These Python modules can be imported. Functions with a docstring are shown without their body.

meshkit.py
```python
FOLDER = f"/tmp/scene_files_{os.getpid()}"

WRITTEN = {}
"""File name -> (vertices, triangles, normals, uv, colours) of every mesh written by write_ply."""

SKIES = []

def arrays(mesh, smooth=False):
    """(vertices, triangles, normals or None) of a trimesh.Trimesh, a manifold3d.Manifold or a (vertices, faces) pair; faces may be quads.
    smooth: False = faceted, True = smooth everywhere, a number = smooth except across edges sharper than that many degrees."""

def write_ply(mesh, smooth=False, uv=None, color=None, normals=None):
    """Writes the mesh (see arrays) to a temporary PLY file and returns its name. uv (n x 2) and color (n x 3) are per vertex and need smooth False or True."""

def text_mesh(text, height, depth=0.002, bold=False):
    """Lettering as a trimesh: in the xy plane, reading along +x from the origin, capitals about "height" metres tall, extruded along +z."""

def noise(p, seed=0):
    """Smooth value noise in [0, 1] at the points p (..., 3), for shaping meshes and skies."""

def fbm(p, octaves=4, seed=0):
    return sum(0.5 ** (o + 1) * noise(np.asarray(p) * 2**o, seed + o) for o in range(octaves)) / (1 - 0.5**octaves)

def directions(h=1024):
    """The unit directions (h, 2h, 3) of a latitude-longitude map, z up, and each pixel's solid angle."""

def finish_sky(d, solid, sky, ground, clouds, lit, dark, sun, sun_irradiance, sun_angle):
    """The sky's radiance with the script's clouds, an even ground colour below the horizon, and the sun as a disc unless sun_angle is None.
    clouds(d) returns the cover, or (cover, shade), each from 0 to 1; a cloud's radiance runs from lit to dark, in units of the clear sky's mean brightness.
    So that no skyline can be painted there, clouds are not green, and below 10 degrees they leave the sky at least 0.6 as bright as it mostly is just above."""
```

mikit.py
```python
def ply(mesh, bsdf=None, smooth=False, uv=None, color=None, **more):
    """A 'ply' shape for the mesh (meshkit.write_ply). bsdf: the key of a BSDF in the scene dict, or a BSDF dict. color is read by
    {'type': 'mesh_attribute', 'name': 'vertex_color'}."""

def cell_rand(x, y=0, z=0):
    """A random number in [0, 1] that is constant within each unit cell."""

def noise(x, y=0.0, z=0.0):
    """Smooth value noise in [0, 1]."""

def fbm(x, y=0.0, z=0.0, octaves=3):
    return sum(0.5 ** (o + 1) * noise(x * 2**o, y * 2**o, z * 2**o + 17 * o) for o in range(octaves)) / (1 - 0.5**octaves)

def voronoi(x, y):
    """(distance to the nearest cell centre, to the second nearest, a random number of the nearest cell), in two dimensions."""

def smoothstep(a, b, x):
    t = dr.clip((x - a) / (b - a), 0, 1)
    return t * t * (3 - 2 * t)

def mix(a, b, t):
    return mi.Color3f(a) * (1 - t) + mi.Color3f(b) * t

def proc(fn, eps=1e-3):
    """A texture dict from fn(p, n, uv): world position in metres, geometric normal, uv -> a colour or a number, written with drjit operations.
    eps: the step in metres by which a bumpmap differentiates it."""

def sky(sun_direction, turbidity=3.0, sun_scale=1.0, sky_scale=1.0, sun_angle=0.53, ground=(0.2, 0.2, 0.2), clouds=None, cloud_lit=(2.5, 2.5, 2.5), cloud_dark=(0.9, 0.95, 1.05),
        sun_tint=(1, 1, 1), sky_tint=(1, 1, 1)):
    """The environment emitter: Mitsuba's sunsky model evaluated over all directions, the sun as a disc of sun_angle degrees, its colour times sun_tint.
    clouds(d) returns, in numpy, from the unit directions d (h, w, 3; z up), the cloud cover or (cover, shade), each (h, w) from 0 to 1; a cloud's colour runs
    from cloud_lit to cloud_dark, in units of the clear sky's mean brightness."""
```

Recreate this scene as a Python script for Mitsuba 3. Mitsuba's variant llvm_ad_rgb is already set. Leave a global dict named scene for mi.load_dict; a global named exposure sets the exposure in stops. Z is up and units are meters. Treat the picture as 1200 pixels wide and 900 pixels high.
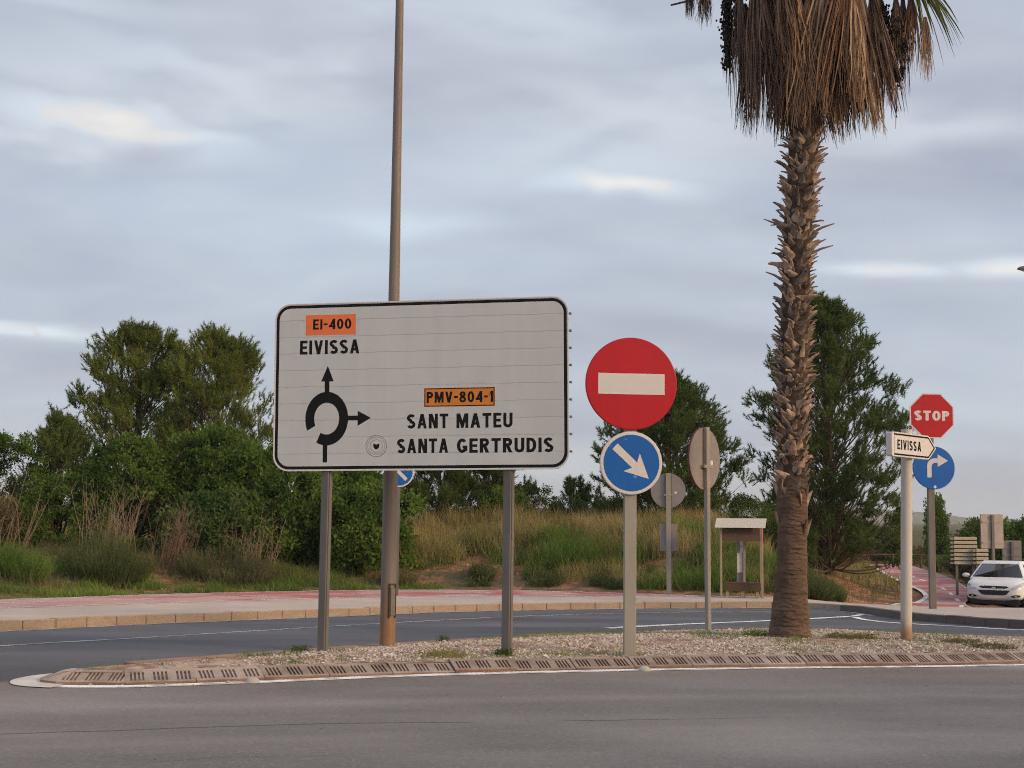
import math, random
import numpy as np, trimesh, manifold3d, shapely
from shapely.geometry import Polygon, LineString, Point, box as sbox
from shapely import affinity
from shapely.ops import unary_union
from scipy.interpolate import PchipInterpolator
from scipy.spatial import Delaunay
import mitsuba as mi, drjit as dr
import mikit, meshkit
from mikit import proc, noise, fbm, voronoi, cell_rand, smoothstep, mix

# ------------------------------------------------------------------ camera, sky, exposure
T4 = mi.ScalarTransform4f
scene, labels = {}, {}
EYE = np.array([0, 0, 1.45])
PITCH, ROLL = math.atan(157 / 1600), math.radians(0.5)
FWD = np.array([0, math.cos(PITCH), math.sin(PITCH)])
UP = np.array([0, -math.sin(PITCH), math.cos(PITCH)]) * math.cos(ROLL) - np.array([1.0, 0, 0]) * math.sin(ROLL)
scene['camera'] = {'type': 'perspective', 'fov': 2 * math.degrees(math.atan(600 / 1600)), 'fov_axis': 'x', 'near_clip': 0.1, 'far_clip': 20000.0,
                   'to_world': T4().look_at(origin=EYE.tolist(), target=(EYE + FWD).tolist(), up=UP.tolist())}


def clouds(d):
    """A high broken deck of stratocumulus: lavender-grey bands with paler blue gaps and a few cream openings."""
    z = np.maximum(d[..., 2], 0.0)
    k = 1.0 / (z + 0.22)
    q = np.stack([d[..., 0] * k, d[..., 1] * k, 0 * z], -1)
    w = meshkit.fbm(q * [1.1, 1.1, 1] + 3.1, 4, 5)
    q2 = q + 0.55 * (w[..., None] - 0.5)
    a = meshkit.fbm(q2 * [1.5, 3.0, 1] + 11.3, 5, 2)
    b = meshkit.fbm(q2 * [3.0, 7.5, 1] + 1.7, 5, 9)
    az, el = np.degrees(np.arctan2(d[..., 0], d[..., 1])), np.degrees(np.arcsin(np.clip(d[..., 2], -1, 1)))
    wob = (meshkit.fbm(np.stack([az / 5, el / 1.6, 0 * az], -1), 4, 4) - 0.5)
    lit = 0.45 * np.clip((meshkit.fbm(q2 * [1.0, 2.2, 1] + 23.0, 4, 13) - .56) / .16, 0, 1) * np.clip((np.abs(az) - 24) / 8, 0, 1)
    for (a0, e0, sa, se, s) in [(5.0, 14.1, 3.2, 0.72, 1.0), (-16.8, 15.5, 5.0, 1.0, .9), (15.6, 10.1, 2.6, .26, .85), (20.6, 10.0, 2.2, .30, .9), (-20.5, 7.3, 3.6, .26, .8), (-13, 17.6, 8.5, 1.5, .46),
                                (-20, 20.2, 6, .5, .35), (6.0, 16.6, 7.0, 2.3, .46), (-1, 20.4, 9, 1.0, .42), (17.0, 15.6, 4.5, .8, .45), (-4.2, 12.4, 3.0, .5, .35), (0.5, 15.0, 4.0, .9, .30), (14, 18.5, 5, .8, .3)]:
        u, v = (az - a0) / sa + 1.2 * wob, (el - e0 + 0.05 * (az - a0)) / se + 2.8 * wob
        lit = np.maximum(lit, s * np.exp(-(u * u + v * v)))
    cover = np.clip(0.93 + 0.4 * (a - 0.5) - .35 * lit * (lit < .6), 0, 1)
    fine = meshkit.fbm(np.stack([az / 2.6, (el + .05 * az) / 1.0, 0 * az], -1) + 1.6 * w[..., None], 5, 21) - .5
    dark = np.clip((a * 0.66 + b * 0.34 - 0.32) / 0.36 + .35 * fine, 0, 1)
    shade = np.clip((0.655 + 0.24 * dark + .08 * fine) * (1 - lit * (1 + .6 * fine)), 0, 1)
    low = np.clip((el - 1) / 9, 0, 1)
    return cover, np.clip(shade * (0.45 + 0.55 * low) + 0.40 * (1 - low), 0, 1)


exposure = 3.22
scene['sky'] = mikit.sky((0.80, -0.50, 0.36), turbidity=3.0, sun_scale=0.22, sun_angle=18, sun_tint=(1.0, 0.90, 0.80), clouds=clouds,
                         cloud_lit=(1.46, 1.42, 1.36), cloud_dark=(0.54, 0.635, 0.84), ground=(.16, .14, .12))

scene['air'] = {'type': 'homogeneous', 'albedo': {'type': 'rgb', 'value': [.95, .955, .96]}, 'sigma_t': 0.00022}
scene['camera']['medium'] = {'type': 'ref', 'id': 'air'}
# ------------------------------------------------------------------ naming helpers
def new_key(name, parent=None):
    k = f'{parent}__{name}' if parent else name
    if k not in scene and k not in _taken:
        _taken.add(k); return k
    i = 1
    while f'{k}_{i:03d}' in _taken: i += 1
    k = f'{k}_{i:03d}'; _taken.add(k); return k


_taken = set()


def thing(name, label, cat, group=None):
    k = new_key(name); labels[k] = {'label': label, 'category': cat}
    if group: labels[k]['group'] = group
    return k


def obj(name, mesh, mat, parent=None, smooth=False, label=None, cat=None, group=None, kind=None, **kw):
    k = new_key(name, parent)
    scene[k] = mikit.ply(mesh, mat, smooth, **kw)
    d = {n: v for n, v in (('label', label), ('category', cat), ('group', group), ('kind', kind)) if v}
    if d: labels[k] = d
    return k


def put(name, shape, M, parent, label=None):
    k = new_key(name, parent)
    scene[k] = {**shape, 'to_world': T4(np.asarray(M, float))}
    if label: labels[k] = {'label': label}
    return k


def xf(mesh, M):
    m = mesh.copy(); m.apply_transform(M); return m


def frame(x, y, z, yaw=0.0, lean=0.0):
    """local x along the board, local y towards its back, z up; yaw in degrees, lean = tilt to the right."""
    R = trimesh.transformations
    return R.translation_matrix([x, y, z]) @ R.rotation_matrix(math.radians(yaw), [0, 0, 1]) @ R.rotation_matrix(math.radians(lean), [0, 1, 0])


def bx(x0, x1, y0, y1, z0, z1, ch=0.0):
    if ch <= 0:
        return trimesh.creation.box(bounds=[[x0, y0, z0], [x1, y1, z1]])
    pts = []
    for sx, X in ((1, x0), (-1, x1)):
        for sy, Y in ((1, y0), (-1, y1)):
            for sz, Z in ((1, z0), (-1, z1)):
                pts += [[X + sx * ch, Y + sy * ch, Z], [X + sx * ch, Y, Z + sz * ch], [X, Y + sy * ch, Z + sz * ch]]
    return trimesh.convex.convex_hull(np.array(pts))


def cat_(ms): return trimesh.util.concatenate(ms)


def tube(path, radii, n=10, cap=True):
    path = np.asarray(path, float); radii = np.broadcast_to(np.asarray(radii, float), len(path))
    t = np.gradient(path, axis=0); t /= np.linalg.norm(t, axis=1, keepdims=True) + 1e-12
    ref = np.array([1.0, 0, 0]) if abs(t[0][0]) < 0.8 else np.array([0, 1.0, 0])
    a = np.cross(t, ref); a /= np.linalg.norm(a, axis=1, keepdims=True) + 1e-12
    b = np.cross(t, a)
    ang = np.arange(n) / n * 2 * np.pi
    V = path[:, None] + radii[:, None, None] * (np.cos(ang)[None, :, None] * a[:, None] + np.sin(ang)[None, :, None] * b[:, None])
    V = V.reshape(-1, 3); F = []
    for i in range(len(path) - 1):
        for j in range(n):
            p, q = i * n + j, i * n + (j + 1) % n
            F += [[p, q, q + n], [p, q + n, p + n]]
    if cap:
        c0, c1 = len(V), len(V) + 1
        V = np.vstack([V, path[:1], path[-1:]])
        e = (len(path) - 1) * n
        for j in range(n):
            F += [[c0, (j + 1) % n, j], [c1, e + j, e + (j + 1) % n]]
    m = trimesh.Trimesh(V, F, process=False)
    return m


def ext(poly, t, y=0.0):
    """poly in the board's x/z, front face at y - t, back at y."""
    ms = [trimesh.creation.extrude_polygon(g, t, engine='earcut') for g in getattr(poly, 'geoms', [poly]) if not g.is_empty]
    m = cat_(ms)
    v = m.vertices; m.vertices = np.stack([v[:, 0], y - v[:, 2], v[:, 1]], 1)
    return m


def _arc(cx, cy, rx, ry, a0, a1, n=14):
    return [(cx + rx * math.cos(math.radians(q)), cy + ry * math.sin(math.radians(q))) for q in np.linspace(a0, a1, n)]


def glyph(c, w):
    """road-sign capitals as strokes of width w in a box 1 high: (advance, shape)."""
    h, o = w / 2, 1 - w / 2
    line = lambda *p: LineString(p).buffer(h, cap_style=2, join_style=2, mitre_limit=3)
    clip = lambda g, W: g.intersection(sbox(0, 0, W, 1))
    if c == 'I': return w, sbox(0, 0, w, 1)
    if c == '-': return .34, sbox(0, .5 - h * .9, .34, .5 + h * .9)
    if c == ' ': return .28, Polygon()
    if c == 'E': return .54, unary_union([sbox(0, 0, w, 1), sbox(0, 0, .54, w * .95), sbox(0, 1 - w * .95, .54, 1), sbox(0, .5 - h * .9, .50, .5 + h * .9)])
    if c == 'T': return .60, unary_union([sbox(.3 - h, 0, .3 + h, 1), sbox(0, 1 - w * .95, .60, 1)])
    if c == 'V': return .68, clip(line((h * .75, 1.2), (.34, -.02), (.68 - h * .75, 1.2)).union(Polygon([(.34 - h, 0), (.34 + h, 0), (.34, .3)])), .68)
    if c == 'A': return .70, clip(line((h * .75, -.2), (.35, 1.02), (.70 - h * .75, -.2)).union(Polygon([(.35 - h, 1), (.35 + h, 1), (.35, .7)])), .70).union(sbox(.17, .21, .53, .21 + w * .85))
    if c == 'N': return .64, clip(unary_union([sbox(0, 0, w, 1), sbox(.64 - w, 0, .64, 1), line((h, 1.12), (.64 - h, -.12))]), .64)
    if c == 'M': return .80, clip(unary_union([sbox(0, 0, w * .95, 1), sbox(.80 - w * .95, 0, .80, 1), line((h, 1.15), (.40, .12), (.80 - h, 1.15))]), .80)
    if c == 'U': return .62, clip(line((h, 1.1), (h, .32), *_arc(.31, .31, .31 - h, .31 - h, 180, 360), (.62 - h, .32), (.62 - h, 1.1)), .62)
    if c in 'O0':
        W = .66 if c == 'O' else .60
        return W, affinity.scale(Point(W / 2, .5).buffer(.5, 16), W, 1).difference(affinity.scale(Point(W / 2, .5).buffer(.5, 16), W - 2 * w, 1 - 1.9 * w))
    if c == 'D': return .62, clip(line((0, h), (.26, h), *_arc(.26, .5, .36 - h, .5 - h, -90, 90), (.26, o), (0, o)).union(sbox(0, 0, w, 1)), .62)
    if c in 'PR':
        g = line((0, o), (.32, o), *_arc(.32, .715, .26 - h, .285 - h, 90, -90), (.32, .43 + h), (0, .43 + h)).union(sbox(0, 0, w, 1))
        if c == 'R': g = g.union(clip(line((.28, .5), (.53, -.1)), .62))
        return .60, g
    if c == 'G': return .66, unary_union([clip(line(*_arc(.33, .5, .33 - h, .5 - h, 42, 330, 26)), .66), sbox(.36, .5 - w * .85, .66, .5), sbox(.66 - w, .14, .66, .5)])
    if c == 'S': return .60, clip(line(*_arc(.30, .735, .30 - h, .265 - h, 25, 270, 18)[:-1], *_arc(.30, .28, .30 - h, .28 - h, 90, -155, 18)), .60)
    if c == '8': return .60, unary_union([Point(0, 0).buffer(1, 16)]).__class__ and unary_union([affinity.translate(affinity.scale(Point(0, 0).buffer(1, 16), .30, .285), .30, .285).difference(affinity.translate(affinity.scale(Point(0, 0).buffer(1, 16), .30 - w, .285 - w * .9), .30, .285)), affinity.translate(affinity.scale(Point(0, 0).buffer(1, 16), .27, .255), .30, .745).difference(affinity.translate(affinity.scale(Point(0, 0).buffer(1, 16), .27 - w, .255 - w * .9), .30, .745))])
    if c == '4': return .62, unary_union([sbox(.37, 0, .37 + w, 1), sbox(0, .20, .62, .20 + w * .9), Polygon([(0, .20), (.37, 1), (.37 + w, 1), (w * 1.1, .20)])])
    if c == '1': return .34, unary_union([sbox(.34 - w, 0, .34, 1), Polygon([(0, .70), (.34 - w, 1), (.34, 1), (.34 - w, .80), (.0, .70 - w * .8)]).buffer(0)])
    raise KeyError(c)


def text(s, x, z, height, width=None, t=0.0012, y=0.0, w=.205, gap=.13):
    gs, at = [], 0.0
    for c in s:
        adv, g = glyph(c, w)
        if not g.is_empty: gs.append(affinity.translate(g, at, 0))
        at += adv + gap
    k = (width / (at - gap)) if width else height
    return ext(unary_union([affinity.scale(g, k, height, origin=(0, 0)) for g in gs]).buffer(0), t, 0).apply_translation([x, y, z])


def rrect(x0, x1, z0, z1, r): return sbox(x0 + r, z0 + r, x1 - r, z1 - r).buffer(r, 12)


def to_manifold(m): return manifold3d.Manifold(manifold3d.Mesh(np.asarray(m.vertices, np.float32), np.asarray(m.faces, np.uint32)))


def from_manifold(m):
    k = m.to_mesh(); return trimesh.Trimesh(k.vert_properties[:, :3], k.tri_verts, process=False)


# ------------------------------------------------------------------ materials
def rgb(*c): return {'type': 'rgb', 'value': list(c)}


def mat(name, color, rough=0.6, spec=0.4, bump=None, bscale=0.01, two=True, eps=2e-3, **more):
    b = {'type': 'principled', 'base_color': proc(color) if callable(color) else rgb(*color), 'roughness': rough, 'specular': spec, **more}
    if bump: b = {'type': 'bumpmap', 'arbitrary': proc(bump, eps=eps), 'scale': bscale, 'bsdf': b}
    if two: b = {'type': 'twosided', 'bsdf': b}
    scene[name] = b


def leafmat(name, c0, c1, s=1.3, trans=0.55):
    c0, c1 = [v * 1.55 for v in c0], [v * 1.6 for v in c1]
    f = lambda p, n, uv: mix(c0, c1, smoothstep(0.25, 0.75, fbm(p.x * s, p.y * s, p.z * s) * 0.75 + 0.25 * noise(p.x * 31, p.y * 31, p.z * 31)))
    scene[name] = {'type': 'principledthin', 'base_color': proc(f), 'roughness': 0.55, 'diff_trans': trans, 'spec_trans': 0.0}


def asphalt_col(base, warm, seam=False):
    def f(p, n, uv):
        g = noise(p.x * 95, p.y * 95) * 0.5 + noise(p.x * 41 + 7, p.y * 41) * 0.5
        blotch = fbm(p.x * 0.55, p.y * 1.1, 2.0, 4)
        wide = fbm(p.x * 0.13, p.y * 0.5, 9.0, 3)
        k = 0.70 + 0.24 * g + 0.55 * (blotch - 0.5) + 0.45 * (wide - 0.5)
        stone = smoothstep(0.80, 0.90, noise(p.x * 63, p.y * 63, 3.0))
        c = mix(mi.Color3f(base) * k, mi.Color3f(warm), stone * 0.22)
        if seam:
            r = dr.sqrt(dr.square(p.x - 6.0) + dr.square(p.y + 23.0))        # rings round the roundabout's centre: paver seam and tyre tracks
            wob = 0.05 * (noise(p.x * 3, p.y * 3) - 0.5) + 0.10 * (noise(p.x * 0.7, p.y * 0.7) - 0.5)
            line = (1 - smoothstep(0.006, 0.024, dr.abs(r + wob - 33.53))) * smoothstep(0.25, 0.45, noise(p.x * 1.4, p.y * 1.4, 5.0)) * (1 - smoothstep(0.5, 2.5, p.x))
            crack = (1 - smoothstep(0.003, 0.014, dr.abs(r + 2.2 * wob + .22 * (fbm(p.x * .8, p.y * .8, 4.0, 3) - .5) - 32.2))) * smoothstep(0.5, 0.62, noise(p.x * .8, p.y * .8, 8.0))
            line = dr.maximum(line, .7 * crack)
            c = c * (1 - 0.55 * line)
            track = fbm(r * 1.7, p.x * 0.08, 1.0, 3)
            c = c * (0.80 + 0.40 * track)
            dust = 1 - smoothstep(0.15, 0.9, dr.abs(r - 36.35))
            c = mix(c, mi.Color3f(.20, .155, .13) * (0.7 + 0.5 * g), dust * 0.35)
        return c
    return f


BUMP_A = lambda p, n, uv: noise(p.x * 70, p.y * 70) + 0.6 * noise(p.x * 140, p.y * 140)
mat('m_asphalt_ring', asphalt_col((.243, .233, .234), (.42, .40, .385), True), 0.85, 0.25, BUMP_A, 0.006)
mat('m_asphalt', asphalt_col((.122, .128, .146), (.22, .22, .23)), 0.8, 0.3, BUMP_A, 0.005)
WEAR = lambda p: smoothstep(0.30, 0.62, fbm(p.x * 7, p.y * 7, 1.0, 4))
mat('m_paint', lambda p, n, uv: mix((.40, .39, .38), (.78, .77, .75), WEAR(p)), 0.7)
mat('m_paint_thin', lambda p, n, uv: mix((.20, .20, .21), (.44, .45, .47), WEAR(p)), 0.7)
mat('m_concrete_apron', lambda p, n, uv: mix((.36, .34, .31), (.58, .56, .52), fbm(p.x * 5, p.y * 5, 0.0, 4)), 0.85)
mat('m_pave', lambda p, n, uv: mi.Color3f(.36, .31, .275) * (0.75 + 0.35 * fbm(p.x * 1.3, p.y * 1.3, 0.0, 4) + 0.18 * noise(p.x * 40, p.y * 40)), 0.9, 0.2)
mat('m_bike', lambda p, n, uv: mix(mi.Color3f(.34, .12, .12), mi.Color3f(.38, .25, .235), dr.minimum(smoothstep(.35, .7, fbm(p.x * .9, p.y * .9, 3.0, 4)) + .75 * (1 - smoothstep(-10.5, -6.0, p.x)), 1.0)) * (0.82 + 0.3 * noise(p.x * 30, p.y * 30)), 0.9, 0.2)
mat('m_kerb_tan', lambda p, n, uv: mix((.32, .235, .17), (.42, .33, .25), fbm(p.x * 2.2, p.y * 2.2, p.z * 9, 4)) * (.8 + .35 * noise(p.x * 45, p.y * 45, p.z * 45)), 0.9, 0.2)
mat('m_kerb_grey', lambda p, n, uv: mix((.10, .085, .078), (.17, .145, .13), fbm(p.x * 2.2, p.y * 2.2, p.z * 9, 4)), 0.9, 0.2)
for i, (a, b) in enumerate((((.235, .185, .155), (.33, .28, .245)), ((.215, .165, .135), (.30, .25, .215)), ((.25, .20, .17), (.36, .305, .265)))):
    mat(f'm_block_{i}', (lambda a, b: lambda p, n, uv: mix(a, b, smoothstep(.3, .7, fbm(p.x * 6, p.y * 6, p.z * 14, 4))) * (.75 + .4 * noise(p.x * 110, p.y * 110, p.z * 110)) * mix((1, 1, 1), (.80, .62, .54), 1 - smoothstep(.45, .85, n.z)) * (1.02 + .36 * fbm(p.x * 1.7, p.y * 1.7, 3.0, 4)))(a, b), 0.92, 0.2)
mat('m_block_side', lambda p, n, uv: mix((.20, .125, .095), (.30, .215, .17), fbm(p.x * 5, p.y * 5, p.z * 12, 4)), 0.92, 0.2)
mat('m_groove', lambda p, n, uv: mi.Color3f(.075, .058, .05) * (.7 + .6 * noise(p.x * 40, p.y * 40)), 0.95, 0.1)


def soil(p, n, uv):
    a, b = fbm(p.x * .8, p.y * .8, p.z, 4), fbm(p.x * 5, p.y * 5, p.z * 5, 4)
    c = mix((.185, .083, .048), (.33, .185, .115), smoothstep(.3, .7, b))
    c = mix(c, mi.Color3f(.13, .105, .06), smoothstep(.48, .62, a))
    far = smoothstep(90.0, 160.0, dr.sqrt(p.x * p.x + p.y * p.y))
    return mix(c * (.7 + .5 * noise(p.x * 24, p.y * 24, p.z * 24)), mix((.07, .075, .04), (.13, .11, .06), fbm(p.x * .02, p.y * .02)), far)


mat('m_soil', soil, 0.95, 0.1, lambda p, n, uv: fbm(p.x * 6, p.y * 6, p.z * 6, 4), 0.08, eps=.02)
mat('m_island', lambda p, n, uv: mix(mix((.21, .13, .095), (.38, .30, .25), smoothstep(.3, .7, fbm(p.x * 9, p.y * 9, 0.0, 4))), (.13, .115, .06), smoothstep(.55, .75, fbm(p.x * .9 + 4, p.y * 1.3, 0.0, 4)) * .6) * 1.15, 0.95, 0.1,
    lambda p, n, uv: fbm(p.x * 25, p.y * 25, 0.0, 3), 0.03)
for i, c in enumerate(((.58, .51, .44), (.44, .375, .32), (.66, .61, .55), (.29, .20, .155))): mat(f'm_stone_{i}', c, 0.9, 0.2)
mat('m_galv', lambda p, n, uv: mix((.135, .12, .105), (.215, .195, .175), fbm(p.x * 9, p.y * 9, p.z * 2.2, 4)), 0.55, 0.4, metallic=0.25)
mat('m_galv_pale', lambda p, n, uv: mix((.26, .24, .205), (.35, .325, .28), fbm(p.x * 9, p.y * 9, p.z * 2.2, 4)), 0.6, 0.4)


def rusty(c0, c1, z0, z1):
    def f(p, n, uv):
        r = 1 - smoothstep(z0, z1, p.z + .35 * (fbm(p.x * 9, p.y * 9, p.z * 3, 4) - .5))
        return mix(mix(c0, c1, fbm(p.x * 7, p.y * 7, p.z * 1.5, 4)), mix((.22, .105, .05), (.36, .19, .09), fbm(p.x * 14, p.y * 14, p.z * 9)), r * .85)
    return f


mat('m_lamp', rusty((.17, .138, .116), (.225, .185, .158), .28, .75), 0.55, 0.4)
mat('m_creampole', rusty((.50, .46, .40), (.60, .56, .50), .12, .42), 0.5, 0.4)
mat('m_signwhite', lambda p, n, uv: mi.Color3f(.545, .56, .565) * (.86 + .10 * fbm(p.x * 2.5, p.y * 2.5, p.z * 1.2, 4) + .10 * fbm(p.x * 13, p.y * 13, p.z * .7, 3) + .05 * noise(p.x * 3, 0, dr.floor(p.z / .1745) * 7.3)), 0.42, 0.4)
mat('m_white', (.66, .62, .60), 0.45, 0.4)
mat('m_black', (.009, .009, .010), 0.6, 0.15)
mat('m_orange', lambda p, n, uv: mi.Color3f(.78, .185, .055) * (.94 + .12 * fbm(p.x * 8, p.y * 8, p.z * 8)), 0.45, 0.4)
mat('m_amber', lambda p, n, uv: mi.Color3f(.62, .205, .028) * (.94 + .12 * fbm(p.x * 8, p.y * 8, p.z * 8)), 0.45, 0.4)
mat('m_red', lambda p, n, uv: mi.Color3f(.46, .006, .013) * (.84 + .2 * fbm(p.x * 3, p.y * 3, p.z * 3, 4) + .14 * fbm(p.x * 16, p.y * 16, p.z * .9, 3)), 0.42, 0.4)
mat('m_blue', lambda p, n, uv: mix(mi.Color3f(.006, .11, .42) * (.9 + .2 * fbm(p.x * 3, p.y * 3, p.z * 3, 4)), (.10, .24, .50), smoothstep(.74, .82, fbm(p.x * 16, p.y * 16, p.z * 16, 3))), 0.42, 0.4)
mat('m_signback', lambda p, n, uv: mi.Color3f(.25, .22, .212) * (.85 + .3 * fbm(p.x * 2, p.y * 2, p.z * 2, 3)), 0.55, 0.4)
mat('m_rimred', (.20, .05, .045), 0.6, 0.3)
mat('m_slat', lambda p, n, uv: mi.Color3f(.46, .43, .34) * (.85 + .3 * fbm(p.x * 2, p.y * 2, p.z * 2, 3)), 0.55, 0.4)
mat('m_backwarm', lambda p, n, uv: mi.Color3f(.42, .345, .29) * (.85 + .3 * fbm(p.x * 2, p.y * 2, p.z * 2, 3)), 0.55, 0.4)
mat('m_steel', (.50, .50, .50), 0.35, 0.5, metallic=0.6)
mat('m_wood', lambda p, n, uv: mix((.07, .046, .032), (.13, .088, .062), fbm(p.x * 6, p.y * 6, p.z * 25)), 0.9, 0.2)
mat('m_wood_pale', lambda p, n, uv: mix((.30, .24, .16), (.42, .34, .24), fbm(p.x * 9, p.y * 9, p.z * 3)), 0.85, 0.2)
mat('m_brownpanel', (.13, .078, .06), 0.8, 0.2)
mat('m_roofwhite', (.62, .59, .54), 0.6, 0.3)
mat('m_poster', lambda p, n, uv: mix((.66, .63, .60), (.42, .38, .36), smoothstep(.55, .7, fbm(p.x * 6, p.y * 6, p.z * 5, 4))), 0.7)
mat('m_carwhite', (.74, .74, .74), 0.25, 0.5, clearcoat=0.8, clearcoat_gloss=0.9)
mat('m_carglass', (.016, .018, .022), 0.08, 0.6)
mat('m_carblack', (.012, .012, .013), 0.5, 0.4)
mat('m_lens', (.48, .50, .52), 0.12, 0.7)
mat('m_chrome', (.7, .7, .72), 0.2, 0.5, metallic=1.0)
mat('m_tyre', (.018, .018, .018), 0.85, 0.2)
mat('m_hill', lambda p, n, uv: mix((.045, .06, .035), (.10, .095, .06), fbm(p.x * .012, p.y * .012, p.z * .03, 4)), 0.95, 0.1)
mat('m_bark', lambda p, n, uv: mix((.07, .05, .04), (.17, .12, .09), fbm(p.x * 8, p.y * 8, p.z * 3, 4)), 0.95, 0.1)
mat('m_trunk', lambda p, n, uv: mix(mix((.085, .056, .042), (.20, .135, .10), fbm(p.x * 5, p.y * 5, p.z * 7, 4)), (.10, .072, .055), .7 * smoothstep(.5, .8, noise(p.x * 3.5, p.y * 3.5, p.z * 26))) , 0.95, 0.1,
    lambda p, n, uv: fbm(p.x * 12, p.y * 12, p.z * 40, 3), 0.05, eps=.004)
for i, (a, b) in enumerate((((.17, .118, .088), (.40, .295, .225)), ((.24, .16, .115), (.52, .38, .285)), ((.10, .077, .065), (.27, .212, .172)))):
    mat(f'm_boot_{i}', (lambda a, b: lambda p, n, uv: mix(a, b, smoothstep(.25, .75, fbm(p.x * 9, p.y * 9, p.z * 9, 3) * .7 + .3 * noise(p.x * 60, p.y * 60, p.z * 14))))(a, b), 0.9, 0.15)
mat('m_trunk_core', lambda p, n, uv: mix((.045, .032, .026), (.09, .062, .045), noise(p.x * 30, p.y * 30, p.z * 30)), 0.95, 0.1)
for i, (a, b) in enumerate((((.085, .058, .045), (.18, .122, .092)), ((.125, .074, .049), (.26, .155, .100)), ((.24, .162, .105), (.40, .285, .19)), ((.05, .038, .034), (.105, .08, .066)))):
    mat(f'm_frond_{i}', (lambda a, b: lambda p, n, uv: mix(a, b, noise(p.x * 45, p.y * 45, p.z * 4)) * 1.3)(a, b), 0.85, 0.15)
mat('m_fruit', (.022, .016, .014), 0.6, 0.3)
leafmat('m_palmgreen', (.045, .065, .02), (.12, .13, .045), 2.0, .6)
leafmat('m_pine_yellow', (.065, .095, .020), (.155, .175, .045), .9, .75)
leafmat('m_pine', (.042, .068, .020), (.10, .13, .038), .9, .65)
leafmat('m_pine_dark', (.028, .050, .018), (.070, .098, .03), .9, .6)
leafmat('m_shrub', (.034, .068, .015), (.105, .158, .034), 1.1, .65)
leafmat('m_shrub_light', (.045, .08, .024), (.11, .15, .045), 1.1, .6)
leafmat('m_weedgreen', (.05, .055, .026), (.125, .125, .06), 2.2, .6)
leafmat('m_hedge', (.032, .026, .016), (.075, .058, .034), 1.5, .4)
leafmat('m_broom', (.04, .058, .022), (.10, .115, .045), 2.0, .6)
leafmat('m_bush_brown', (.07, .06, .035), (.14, .12, .06), 1.5, .5)
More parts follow.
